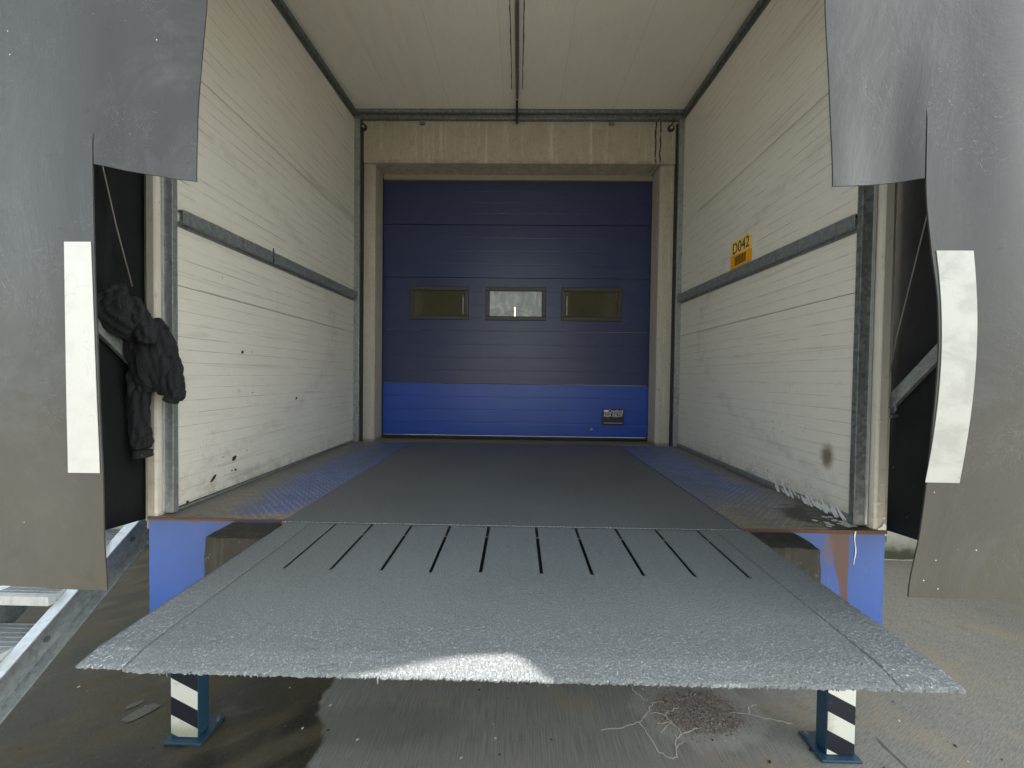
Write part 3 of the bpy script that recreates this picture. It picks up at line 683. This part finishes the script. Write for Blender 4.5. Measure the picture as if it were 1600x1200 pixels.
# ------------------------------------------------------------------ dock leveller
LV = thing('dock_leveller', 'grey anti slip dock leveller with its slotted lip swung out', 'dock leveller', (0, 1.78, 1.0))
link('deck', bx(-1.104, 1.052, 1.786, 3.99, 1.10, 1.1505), 'grit_deck', LV, bevel=.002)
def lipz(y):
    z = 1.149-(1.78-y)*.020
    if y < .972: z -= (.972-y)*.19
    return z
slots = [-.845, -.673, -.488, -.307, -.126, .095, .278, .463, .647, .840]
def lip_part(xa, xb, slot, amp, seed, name, mat, ya=.915):
    xs = set(); n = max(2, int((xb-xa)/.008)); cut = []
    for i in range(n+1): xs.add(round(xa+(xb-xa)*i/n, 5))
    if slot:
        for s in slots:
            xs = {q for q in xs if abs(q-s) > .0085} | {s-.0065, s+.0065}; cut.append(s)
    xs = sorted(xs); ys = [ya+.0065*i for i in range(int((1.78-ya)/.0065)+1)]; ys[-1] = 1.779
    bm = bmesh.new(); grid = []
    for x in xs:
        col = []
        for j, y in enumerate(ys):
            e = min(1, abs(x-xa)/.03, abs(x-xb)/.03)
            k = amp*(1+1.2*max(0, 1-(y-ya)/.09))
            zz = lipz(y)+k*(noise.noise(Vector((x*120, y*120, seed)))+.5*noise.noise(Vector((x*260, y*260, seed))))
            yy = y; xx = x
            if j == 0: yy += .003*noise.noise(Vector((x*90, 0, seed)))+rnd.uniform(-.0035, .002); zz -= rnd.random()*.003
            if x in (xs[0], xs[-1]): xx += .003*noise.noise(Vector((0, y*90, seed)))
            fl = (1+.0125*(1.78-y)/.86*0)
            col.append(bm.verts.new((xx*fl, yy, zz)))
        grid.append(col)
    for i in range(len(xs)-1):
        mid = (xs[i]+xs[i+1])/2; isl = any(abs(mid-s) < .0064 for s in cut)
        for j in range(len(ys)-1):
            if isl and ys[j] > 1.370+.01*noise.noise(Vector((mid*9, 0, 0))): continue
            bm.faces.new((grid[i][j], grid[i+1][j], grid[i+1][j+1], grid[i][j+1]))
    # skirt for thickness
    ed = [e for e in bm.edges if len(e.link_faces) == 1]
    r = bmesh.ops.extrude_edge_only(bm, edges=ed)
    for v in [q for q in r['geom'] if isinstance(q, bmesh.types.BMVert)]: v.co.z -= .005
    # ragged drips of grit under the leading edge
    x = xa+.01
    while x < xb-.01:
        h = rnd.uniform(.003, .009)*(2.0 if rnd.random() < .05 else 1); rr = rnd.uniform(.002, .0045)
        c = bmesh.ops.create_cone(bm, segments=5, radius1=rr*.4, radius2=rr, depth=h, cap_ends=True)['verts']
        y0 = ya+rnd.uniform(-.001, .004)
        for v in c: v.co += Vector((x, y0, lipz(ya)-h*.5-.002))
        x += rnd.uniform(.004, .014)
    return link(name, bm, mat, LV, smooth=True, recalc=True)
lip_part(-.962, .921, True, .0004, 1, 'lip_plate', 'grit_lip', .912)
lip_part(-1.083, -.965, False, .0007, 2, 'lip_flap', 'grit_flap', .920)
lip_part(.924, 1.072, False, .0009, 3, 'lip_flap', 'grit_flap', .912)
bm = bmesh.new(); box(bm, -1.08, 1.06, 1.7795, 1.7855, 1.10, 1.146); link('hinge', bm, 'dark_steel', LV)
bm = bmesh.new(); x = -1.10
while x < 1.05:
    r = rnd.uniform(.0015, .0035); c = bmesh.ops.create_icosphere(bm, subdivisions=1, radius=r)['verts']
    for v in c: v.co += Vector((x, 1.7865+rnd.uniform(-.002, .002), 1.150))
    x += rnd.uniform(.006, .02)
link('grit_bead', bm, 'grit_light', LV)
bm = bmesh.new(); box(bm, -.98, .93, 1.12, 1.74, 1.085, 1.1135); link('lip_support', bm, 'dark_steel', LV)

# ------------------------------------------------------------------ bumpers
def bumper(x0, x1, lab, seed):
    bm = bmesh.new(); vs = box(bm, x0, x1, 1.655, 1.8255, .66, 1.127)
    bmesh.ops.subdivide_edges(bm, edges=bm.edges[:], cuts=9, use_grid_fill=True)
    for v in bm.verts:
        q = noise.noise(v.co*9+Vector((seed, 0, 0))); v.co += v.co.normalized()*0
        if v.co.y < 1.82: v.co += Vector((.004*q, .006*q, .006*noise.noise(v.co*14)))
        c = (v.co-Vector(((x0+x1)/2, 1.64, 1.13)))
        if v.co.y < 1.70 and v.co.z > 1.07: v.co.z -= .012*max(0, noise.noise(v.co*6+Vector((seed, 3, 0)))+.3); v.co.y += .008
    return tag(link('dock_bumper', bm, 'bumper_rubber', smooth=True, bevel=.006), lab, 'bumper', 'rubber dock bumpers')
bumper(-1.372, -1.12, 'worn black rubber dock bumper left of the lip, crumbled along its top edge', 1)
bumper(1.075, 1.318, 'worn black rubber dock bumper right of the lip, beside the brown rust streak', 5)
bm = bmesh.new(); tube(bm, [(-1.108, 1.80, 1.135), (-1.108, 1.832, 1.135)], .016, 12)
tag(link('hinge_pin', bm, 'rusty_edge', bevel=.004), 'rusty orange hinge pin end at the left corner of the lip', 'pin')

# ------------------------------------------------------------------ dock label
LB = thing('dock_label', 'yellow and orange D042 sticker on the right wall above the rail', 'sticker', (XR, 2.92, 2.78))
xw = XR-.0008
bm = bmesh.new(); prism(bm, [(xw, y, z) for y, z in ((3.062, 2.812), (3.062, 2.914), (2.835, 2.914), (2.786, 2.875), (2.786, 2.792), (2.786, 2.792))][:5], (-.002, 0, 0)); link('upper_field', bm, 'yellow_label', LB)
bm = bmesh.new(); prism(bm, [(xw, y, z) for y, z in ((3.062, 2.705), (3.062, 2.8115), (2.786, 2.7915), (2.786, 2.705))], (-.002, 0, 0)); link('lower_field', bm, 'orange_label', LB)
MW = Matrix.Translation((xw-.0035, 2.925, 2.852)) @ Matrix.Rotation(-math.pi/2, 4, 'Z') @ FR
text('lettering', 'D042', .118, 'ink', MW, LB, .83, .0006)
bm = bmesh.new(); y = 3.00; k = 0; wds = [6, 3, 9, 3, 5, 8, 3, 6, 10, 3, 4, 9]
for q in wds:
    ww = q*.0011; box(bm, xw-.0036, xw-.0026, y-ww, y, 2.722, 2.790); y -= ww+.0058
link('barcode', bm, 'ink', LB)

# ------------------------------------------------------------------ curtains
def lerp(a, b, t): return a+(b-a)*t
def curve(tab, z):      # smooth cubic through the table
    if z <= tab[0][0]: return tab[0][1]
    n = len(tab)
    def tan(i):
        if i in (0, n-1): return 0 if n > 2 else (tab[1][1]-tab[0][1])/(tab[1][0]-tab[0][0])
        a = (tab[i][1]-tab[i-1][1])/(tab[i][0]-tab[i-1][0]); b = (tab[i+1][1]-tab[i][1])/(tab[i+1][0]-tab[i][0])
        return 0 if a*b <= 0 else 2*a*b/(a+b)
    for i in range(n-1):
        z0, a = tab[i]; z1, b = tab[i+1]
        if z <= z1:
            h = z1-z0; t = (z-z0)/h; m0, m1 = tan(i), tan(i+1)
            return (2*t**3-3*t*t+1)*a+(t**3-2*t*t+t)*h*m0+(3*t*t-2*t**3)*b+(t**3-t*t)*h*m1
    return tab[-1][1]
def sst(v, a, b): t = max(0, min(1, (v-a)/(b-a))); return t*t*(3-2*t)
SH = thing('dock_shelter', 'black dock shelter with grey front curtains hanging either side of the opening', 'dock shelter', (0, 1.87, 1.1))
def sheet(s, edge, slit, zslit, zb0, inner, tabbot, depthf, outer=1.87, ztop=4.42):
    """front sheet of the shelter: a long side flap and a short tab, parted by a slit"""
    bm = bmesh.new()
    zlow = [zb0+(zslit-zb0)*i/44 for i in range(45)]; zup = [zslit+(ztop-zslit)*i/44 for i in range(1, 45)]
    na = 26
    A = []
    for z in zlow+zup:
        xe = curve(edge, z) if z < zslit-1e-6 else slit
        row = []
        for i in range(na+1):
            u = i/na; x = lerp(outer, xe, u); row.append(bm.verts.new((s*x, depthf(x, z, 0), z-.0+0)))
        A.append(row)
    for r0, r1 in zip(A, A[1:]):
        for i in range(na): bm.faces.new((r0[i], r0[i+1], r1[i+1], r1[i]))
    nb = 16; B = []; zi = len(zlow)-1
    low = []
    for q in range(6):      # rows below the slit end
        t = q/6; row = []
        for i in range(nb+1):
            u = i/nb; zb = lerp(tabbot[0], tabbot[1], u); z = lerp(zb, zslit, t)
            x = lerp(slit, curve(inner, z), u); row.append(bm.verts.new((s*x, depthf(x, z, 1), z)))
        low.append(row)
    for k, z in enumerate([zslit]+zup):
        row = []
        for i in range(nb+1):
            u = i/nb; x = lerp(slit, curve(inner, z), u)
            row.append(A[zi+k][na] if i == 0 else bm.verts.new((s*x, depthf(x, z, 1), z)))
        low.append(row)
    for r0, r1 in zip(low, low[1:]):
        for i in range(nb): bm.faces.new((r0[i], r0[i+1], r1[i+1], r1[i]))
    bmesh.ops.recalc_face_normals(bm, faces=bm.faces)
    o = link('front_curtain', bm, 'curtain_sheet', SH, smooth=True, recalc=False)
    so = o.modifiers.new('thick', 'SOLIDIFY'); so.thickness = .004; so.offset = 0; o.modifiers.new('split', 'EDGE_SPLIT').split_angle = R_(40)
    return o
def dL(x, z, tab):
    y = 1.10+.004*math.sin(x*7+z*1.1)+.003*math.sin(z*3.1)
    if tab:      # tab curls back at its free lower corner
        f = sst(3.1-z, 0, .7); y += f*(.014*sst(1.23-x, .0, .10)-.006*sst(1.02-x, 0, .10))
    else: y += -.03*sst(1.60-z, 0, .38)*sst(1.5-x, 0, .32)*.5
    return y
cL = sheet(-1, [(1.217, 1.179), (1.381, 1.191), (1.626, 1.205), (1.962, 1.217), (2.183, 1.225), (2.476, 1.230)], 1.2265, 2.54, 1.217,
           [(2.403, .939), (2.586, .933), (2.75, .917), (2.910, .899), (4.4, .80)], (2.446, 2.403), dL)
cL['label'] = 'left grey curtain with a clean white stripe'
PROF = [(1.2, 1.10), (1.6, 1.096), (2.0, 1.090), (2.35, 1.096), (2.62, 1.10), (4.4, 1.10)]
SUN_EDGE = [(1.2, .99), (2.48, .985), (2.545, 1.084), (2.70, 1.082), (2.98, 1.030), (4.4, 1.0)]   # unseen outer edge, shaped to let a sun patch onto the lip
def dR(x, z, tab):
    y = curve(PROF, z)+.003*math.sin(x*6+z*1.3); y = lerp(y, curve(SUN_EDGE, z), sst(x, 1.62, 1.86))
    if tab: f = sst(2.85-z, 0, .45); y += f*.016*sst(1.13-x, 0, .09)-f*.010*sst(1.0-x, 0, .12)
    return y
cR = sheet(1, [(1.235, 1.123), (1.426, 1.148), (1.663, 1.164), (1.916, 1.171), (2.060, 1.165), (2.238, 1.142), (2.416, 1.127)], 1.1235, 2.61, 1.235,
           [(2.398, .879), (2.644, .863), (2.907, .841), (4.4, .81)], (2.416, 2.396), dR)
cR['label'] = 'right grey curtain bulging inwards, with a scuffed white stripe'
def stripe(par, s, df, rows):
    bm = bmesh.new(); L = []
    for z, xa, xb in rows: L.append([bm.verts.new((s*lerp(xa, xb, k/4), df(lerp(xa, xb, k/4), z, 0)-.0035, z)) for k in range(5)])
    for a, b in zip(L, L[1:]):
        for k in range(4): bm.faces.new((a[k], a[k+1], b[k+1], b[k]))
    o = link('white_stripe', bm, 'white_tape', par, smooth=True)
    so = o.modifiers.new('thick', 'SOLIDIFY'); so.thickness = .0012; so.offset = 0; o.modifiers.new('split', 'EDGE_SPLIT').split_angle = R_(40)
rowsL = [(lerp(1.555, 2.222, i/14), lerp(1.300, 1.312, i/14), lerp(1.208, 1.233, i/14)) for i in range(15)]
stripe(cL, -1, dL, rowsL)
E_ = [(1.235, 1.123), (1.426, 1.148), (1.663, 1.164), (1.916, 1.171), (2.060, 1.165), (2.238, 1.142)]
rowsR = []
for i in range(15):
    z = lerp(1.567, 2.214, i/14); a = 1.177-.22*(z-1.9)**2; b = 1.270-.19*(z-1.93)**2
    rowsR.append((z, a, b))
stripe(cR, 1, dR, rowsR)

# top of the shelter: hood over the gap between house and curtains
HD = SH
bm = bmesh.new(); prism(bm, [(-1.88, 1.06, 4.424), (-1.88, 1.86, 4.50), (-1.88, 1.86, 4.53), (-1.88, 1.06, 4.455)], (3.76, 0, 0)); link('hood_sheet', bm, 'black_sheet', HD)
bm = bmesh.new(); box(bm, -.87, .80, 1.09, 1.10, 4.05, 4.42); link('top_curtain', bm, 'curtain_sheet', HD)

# black side sheets
for s, xo, lab in ((-1, -1.845, 'black side sheet of the dock shelter behind the jacket'), (1, 1.835, 'black side sheet of the dock shelter with white paint spots low down')):
    bm = bmesh.new(); rows = []
    for i in range(19):
        y = lerp(1.118, 1.925, i/18); col = []
        for j in range(31):
            zb = lerp(1.20 if s < 0 else 1.19, 1.112, i/18); z = lerp(zb, 4.42, j/30)
            col.append(bm.verts.new((xo+s*(.02*math.sin(y*9+z*1.7)*(1-abs(i-9)/9)+.02*(1-i/18)), y, z)))
        rows.append(col)
    for a, b in zip(rows, rows[1:]):
        for j in range(30): bm.faces.new((a[j], b[j], b[j+1], a[j+1]))
    o = link('side_sheet', bm, 'black_sheet', SH, smooth=True); o['label'] = lab
    so = o.modifiers.new('thick', 'SOLIDIFY'); so.thickness = .003; so.offset = 0
# arms and cords
for s, P0, P1, lab in ((-1, (-1.80, 1.905, 1.775), (-1.86, 1.14, 2.56), 'galvanised slanting arm below the hanging black jacket'),
                       (1, (1.795, 1.925, 1.685), (1.87, 1.13, 2.66), 'galvanised slanting arm against the right black side sheet')):
    bm = bmesh.new(); bar(bm, P0, P1, .030, .052, (1, 0, 0)) if 0 else bar(bm, P0, P1, .028, .050); t = link('arm', bm, 'galvanised', SH, bevel=.004); t['label'] = lab
    bm = bmesh.new(); tube(bm, [(P0[0]-s*.03, P0[1]-.005, P0[2]), (P0[0]+s*.03, P0[1]-.005, P0[2])], .012, 8); link('pivot_bolt', bm, 'steel_bolt', t)
    if s > 0:
        bm = bmesh.new(); tube(bm, [(1.775, 1.835, 1.70), (1.77, 1.820, 1.715), (1.775, 1.826, 1.745)], .006, 6); tube(bm, [(1.755, 1.828, 1.685), (1.785, 1.828, 1.690)], .009, 6); link('hook', bm, 'steel_bolt', t)
for pts, lab in (([(-1.79, 1.76, 2.245), (-1.80, 1.70, 2.50), (-1.81, 1.652, 2.75), (-1.85, 1.45, 3.9)], 'thin cord running down to the hanging black jacket'),
                 ([(1.785, 1.885, 1.78), (1.79, 1.85, 2.05), (1.80, 1.74, 2.58), (1.83, 1.5, 3.8)], 'thin cord slanting across the right black side sheet')):
    bm = bmesh.new(); tube(bm, pts, .0028, 6); link('cord', bm, 'wire', SH, smooth=True)['label'] = lab

# ------------------------------------------------------------------ jacket
def jacket():
    chains = [[(-1.800, 1.68, 2.225, .035), (-1.791, 1.68, 2.200, .055), (-1.785, 1.66, 2.131, .066), (-1.763, 1.68, 2.064, .060), (-1.72, 1.71, 2.02, .04)],
              [(-1.750, 1.72, 2.190, .030), (-1.740, 1.72, 2.140, .040), (-1.700, 1.71, 2.075, .050), (-1.660, 1.70, 1.995, .042), (-1.655, 1.70, 1.975, .028)],
              [(-1.755, 1.75, 2.029, .060), (-1.722, 1.75, 1.912, .070), (-1.716, 1.76, 1.820, .058), (-1.69, 1.77, 1.76, .035)],
              [(-1.700, 1.77, 2.100, .032), (-1.665, 1.77, 2.02, .044), (-1.638, 1.77, 1.93, .048), (-1.608, 1.77, 1.835, .046), (-1.600, 1.77, 1.765, .044), (-1.615, 1.77, 1.728, .036)],
              [(-1.670, 1.76, 2.02, .04), (-1.665, 1.75, 1.92, .045), (-1.655, 1.76, 1.82, .045), (-1.645, 1.77, 1.74, .034)],
              [(-1.752, 1.76, 1.86, .055), (-1.768, 1.765, 1.76, .050), (-1.774, 1.77, 1.67, .046), (-1.768, 1.77, 1.58, .046), (-1.760, 1.77, 1.51, .046), (-1.755, 1.77, 1.485, .040)]]
    bm = bmesh.new()
    for ci, ch in enumerate(chains):
        pts = [Vector(p[:3]) for p in ch]; rs = [p[3] for p in ch]; N = 14*(len(ch)-1); secs = []
        def cr(a, b, c_, d_, t): return .5*((2*b)+(c_-a)*t+(2*a-5*b+4*c_-d_)*t*t+(3*b-a-3*c_+d_)*t*t*t)
        C = []
        for q in range(N+1):
            f = q/14; k = min(int(f), len(ch)-2); t = f-k; g_ = lambda L, i: L[max(0, min(len(L)-1, i))]
            C.append((cr(g_(pts, k-1), g_(pts, k), g_(pts, k+1), g_(pts, k+2), t), cr(g_(rs, k-1), g_(rs, k), g_(rs, k+1), g_(rs, k+2), t)))
        n = 64; rings = []
        for q, (p, r) in enumerate(C):
            d = (C[min(q+1, N)][0]-C[max(q-1, 0)][0]).normalized(); a = Vector((0, 1, 0)); a = (a-d*a.dot(d)).normalized(); b = d.cross(a)
            cap = min(1, math.sqrt(max(.02, 1-(1-min(q, N-q)/5)**2)) if min(q, N-q) < 5 else 1); ring = []
            for i in range(n):
                th = 2*math.pi*i/n; tw = q*.05*(1 if ci % 2 else -1)+.8*noise.noise(Vector((q*.07, ci*3.3, 0)))
                fold = .11*math.cos(5*th+tw*3+ci)+.07*math.cos(9*th-tw*4+ci*2)-.16*max(0, math.cos(3*th+tw*2.2+ci*1.7))**10
                wr = .06*noise.noise(Vector((math.cos(th)*1.2, math.sin(th)*1.2, q*.30+ci*9)))
                rr = r*cap*(1.02+(fold+wr)*min(1, min(q, N-q)/4+.3)); ring.append(bm.verts.new(p+a*math.cos(th)*rr*.62+b*math.sin(th)*rr))
            rings.append(ring)
        for p, q in zip(rings, rings[1:]):
            for i in range(n): bm.faces.new((p[i], p[(i+1) % n], q[(i+1) % n], q[i]))
        bm.faces.new(rings[0][::-1]); bm.faces.new(rings[-1])
    bmesh.ops.recalc_face_normals(bm, faces=bm.faces)
    me = bpy.data.meshes.new('j'); bm.to_mesh(me); bm.free()
    o = bpy.data.objects.new('j', me); COL.objects.link(o)
    r = o.modifiers.new('r', 'REMESH'); r.mode = 'VOXEL'; r.voxel_size = .0038
    s = o.modifiers.new('s', 'SMOOTH'); s.iterations = 5; s.factor = .5
    dg = bpy.context.evaluated_depsgraph_get(); me2 = bpy.data.meshes.new_from_object(o.evaluated_get(dg))
    bpy.data.objects.remove(o)
    bm = bmesh.new(); bm.from_mesh(me2); bm.normal_update()
    for v in bm.verts:      # hanging folds: ridges stretched down the cloth
        p = v.co
        f = noise.noise(Vector((p.x*20+p.z*6, p.y*6, p.z*5)))+.45*noise.noise(Vector((p.x*44-p.z*16, p.y*10, p.z*12)))
        f2 = abs(noise.noise(Vector((p.x*17-p.z*8, p.y*5, p.z*8+4))))
        v.co = p+v.normal*(.003*f-.005*(1-f2/.15 if f2 < .15 else 0)**2)
    return bm
bm = jacket()
J = link('jacket', bm, 'jacket_cloth', smooth=True)
tag(J, 'black hooded work jacket hung on the slanting arm beside the left curtain', 'jacket')
bm = bmesh.new()
def cuff(c, d, r, n=22):
    c = Vector(c); d = Vector(d).normalized(); a = d.orthogonal().normalized(); b = d.cross(a); rings = []
    for k, (t, q) in enumerate(((0, .8), (.004, 1), (.018, .96), (.034, 1.0), (.038, .8))):
        rings.append([bm.verts.new(c+d*t+(a*math.cos(i*2*math.pi/n)+b*math.sin(i*2*math.pi/n)*.8)*r*q*(1+(.02 if i % 2 else 0))) for i in range(n)])
    for p, q in zip(rings, rings[1:]):
        for i in range(n): bm.faces.new((p[i], p[(i+1) % n], q[(i+1) % n], q[i]))
    bm.faces.new(rings[0][::-1]); bm.faces.new(rings[-1])
cuff((-1.756, 1.77, 1.485), (.1, 0, -1), .036); cuff((-1.608, 1.77, 1.745), (-.45, 0, -1), .031)
link('cuff', bm, 'jacket_cloth', J, split=True)

# ------------------------------------------------------------------ stair
ST = thing('stair', 'galvanised steel stair with grating treads left of the dock', 'stairs', (-2.3, 1.5, 0))
def sz(y): return -.534+.742*y          # top line of the stringers
XS = -2.10
d = Vector((0, 1, .742)).normalized(); nrm = Vector((0, -.742, 1)).normalized()
def stringer(xt, xw):       # channel: flanges from web xw to tip xt
    s = 1 if xt > xw else -1; bm = bmesh.new(); y0, y1 = .74, 2.62; hgt = .195
    def pl(xa, xb, d0, d1):
        ya, yb = (d0+.536)/.742, (d1+.536)/.742      # where its upper and lower lines meet the ground
        prism(bm, [(xa, ya, sz(ya)-d0), (xa, y1, sz(y1)-d0), (xa, y1, sz(y1)-d1), (xa, yb, sz(yb)-d1)], (xb-xa, 0, 0))
    pl(xw-s*.006, xt, 0, .011)
    st = link('stringer', bm, 'galvanised_bright', ST, bevel=.002)
    bm = bmesh.new(); pl(xw-s*.006, xw, .0112, hgt-.0112); pl(xw-s*.006, xt, hgt-.011, hgt); link('web', bm, 'galvanised', st, bevel=.002)  # shade of the upright web put into colour; brighter flange paints skylight
stringer(XS, XS-.052); stringer(-2.50, -2.448)
bm = bmesh.new()
for k in range(-4, 5):
    y = 1.71+.198*k
    if y > .8: tube(bm, [(XS-.051, y, sz(y)-.118), (XS-.044, y, sz(y)-.118)], .013, 6)
link('bolt', bm, 'steel_bolt', ST, split=True)
for k in range(-4, 3):
    y0, z = 1.725+.198*k, .802+.147*k
    bm = bmesh.new(); xa, xb = -2.447, XS-.058
    box(bm, xa, xb, y0, y0+.030, z-.042, z); box(bm, xa, xb, y0+.225, y0+.230, z-.03, z)
    box(bm, xa, xa+.004, y0+.0305, y0+.2245, z-.03, z); box(bm, xb-.004, xb, y0+.0305, y0+.2245, z-.03, z)
    yy = y0+.048
    while yy < y0+.22: box(bm, xa+.0045, xb-.0045, yy, yy+.004, z-.028, z-.001); yy += .030
    xx = xa+.011
    while xx < xb-.006: box(bm, xx, xx+.0035, y0+.031, y0+.224, z-.010, z-.0015); xx += .0115
    link('tread', bm, 'galvanised_bright', ST)
bm = bmesh.new(); xx = -2.5
box(bm, -2.5, -2.1, 2.36, 2.40, 1.06, 1.117); box(bm, -2.5, -2.1, 3.96, 4.0, 1.06, 1.117); box(bm, -2.5, -2.46, 2.4005, 3.9595, 1.06, 1.117); box(bm, -2.14, -2.1, 2.4005, 3.9595, 1.06, 1.117)
yy = 2.43
while yy < 3.95: box(bm, -2.4595, -2.1405, yy, yy+.004, 1.085, 1.115); yy += .033
link('landing', bm, 'galvanised_bright', ST)
bm = bmesh.new()
for x in (-2.48, -2.12): box(bm, x-.02, x+.02, 3.90, 3.94, 0, 1.0595)
link('landing_leg', bm, 'galvanised_bright', ST, split=True)

# ------------------------------------------------------------------ things lying on the ground
def wiggle(pts, n=5, amp=.006):
    out = []
    for a, b in zip(pts, pts[1:]):
        for k in range(n):
            t = k/n; p = Vector(a).lerp(Vector(b), t); out.append(p+Vector((rnd.uniform(-amp, amp), rnd.uniform(-amp, amp), 0)))
    out.append(Vector(pts[-1])); return out
CR = [[(.46, 1.98), (.60, 2.01), (.68, 2.04), (.745, 2.10), (.79, 2.16)], [(.68, 2.04), (.71, 1.95), (.72, 1.88), (.765, 1.845), (.80, 1.85), (.82, 1.90), (.87, 1.935)],
      [(.745, 2.10), (.83, 2.09), (.87, 2.11), (.93, 2.14)], [(.83, 2.09), (.85, 2.04), (.88, 1.98), (.84, 1.95)], [(.88, 1.98), (.98, 2.01)], [(.85, 2.04), (.77, 2.03)], [(.82, 1.90), (.84, 1.97)],
      [(.79, 2.16), (.86, 2.17)], [(.85, 2.04), (.77, 1.98)], [(1.20, 2.11), (1.30, 2.10), (1.42, 2.07), (1.50, 2.05)], [(1.30, 2.10), (1.33, 2.15), (1.38, 2.17)], [(.70, 2.30), (.71, 2.24), (.76, 2.18)]]
bm = bmesh.new()
for c in CR: ribbon(bm, wiggle([(x, y, .003) for x, y in c]), lambda t: .0042, (0, 0, 1))
tag(link('ground_cracks', bm, 'crack_lime', recalc=False), kind='structure')['label'] = 'pale lime filled cracks in the concrete'
bm = bmesh.new()
for k in range(650):
    a = rnd.random()*6.283; q = rnd.random()**.6; x = 1.03+.30*q*math.cos(a)+rnd.gauss(0, .03); y = 2.12+.17*q*math.sin(a)+rnd.gauss(0, .02)
    r = rnd.uniform(.001, .0032); c = bmesh.ops.create_icosphere(bm, subdivisions=1, radius=r)['verts']; mi = 0 if rnd.random() < .88 else 1
    for v in c: v.co = Vector((v.co.x*rnd.uniform(.8, 1.3)+x, v.co.y+y, v.co.z*.6+r*.3))
    for f in {f for v in c for f in v.link_faces}: f.material_index = mi
tag(link('gravel', bm, ['brown_grit', 'crack_lime'], smooth=True), kind='stuff')['label'] = 'loose brown grit scattered over the bare concrete patch'
bm = bmesh.new()
for k in range(90):
    x = rnd.uniform(-2.6, 2.6); y = rnd.uniform(1.6, 2.6); r = rnd.uniform(.002, .007)
    blob(bm, (x, y, .0025), (0, 0, 1), r, k, (rnd.uniform(.6, 2), 1))
    for_face = bm.faces; bm.faces.ensure_lookup_table(); bm.faces[-1].material_index = (k % 3 == 0)*1
tag(link('debris', bm, ['dark_dirt', 'crack_lime'], recalc=False), kind='stuff')['label'] = 'small dark and pale flakes strewn over the concrete'
bm = bmesh.new(); blob(bm, (-2.02, 2.02, .003), (0, 0, 1), .035, 2, (2.4, 1)); blob(bm, (-2.10, 2.07, .0032), (0, 0, 1), .018, 9, (2, 1))
tag(link('dried_paint', bm, 'splash_grey', recalc=False), kind='structure')['label'] = 'grey dried splash on the damp concrete below the lip corner'
bm = bmesh.new(); pts = [(3.3+i*.1, 4.0+rnd.uniform(-.01, .006), .003) for i in range(18)]; ribbon(bm, pts, .02, (0, 0, 1))
tag(link('lime_line', bm, 'crack_lime', recalc=False), kind='structure')['label'] = 'pale line where the wall meets the yard'

# ------------------------------------------------------------------ unseen copies of house and shelter, added to shade the yard
def copy_tree(o, off, parent=None):
    c = o.copy(); COL.objects.link(c)
    if parent is None: c.location = Vector(o.location)+off
    else: c.parent = parent
    for ch in list(o.children): copy_tree(ch, off, c)
    return c
OFF = Vector((6.6, 0, 0))
n = copy_tree(H, OFF); n['label'] = 'unseen copy of the load house added on the right to shade the yard'
n = copy_tree(SH, OFF); n['label'] = 'unseen copy of the dock shelter added on the right to shade the yard'
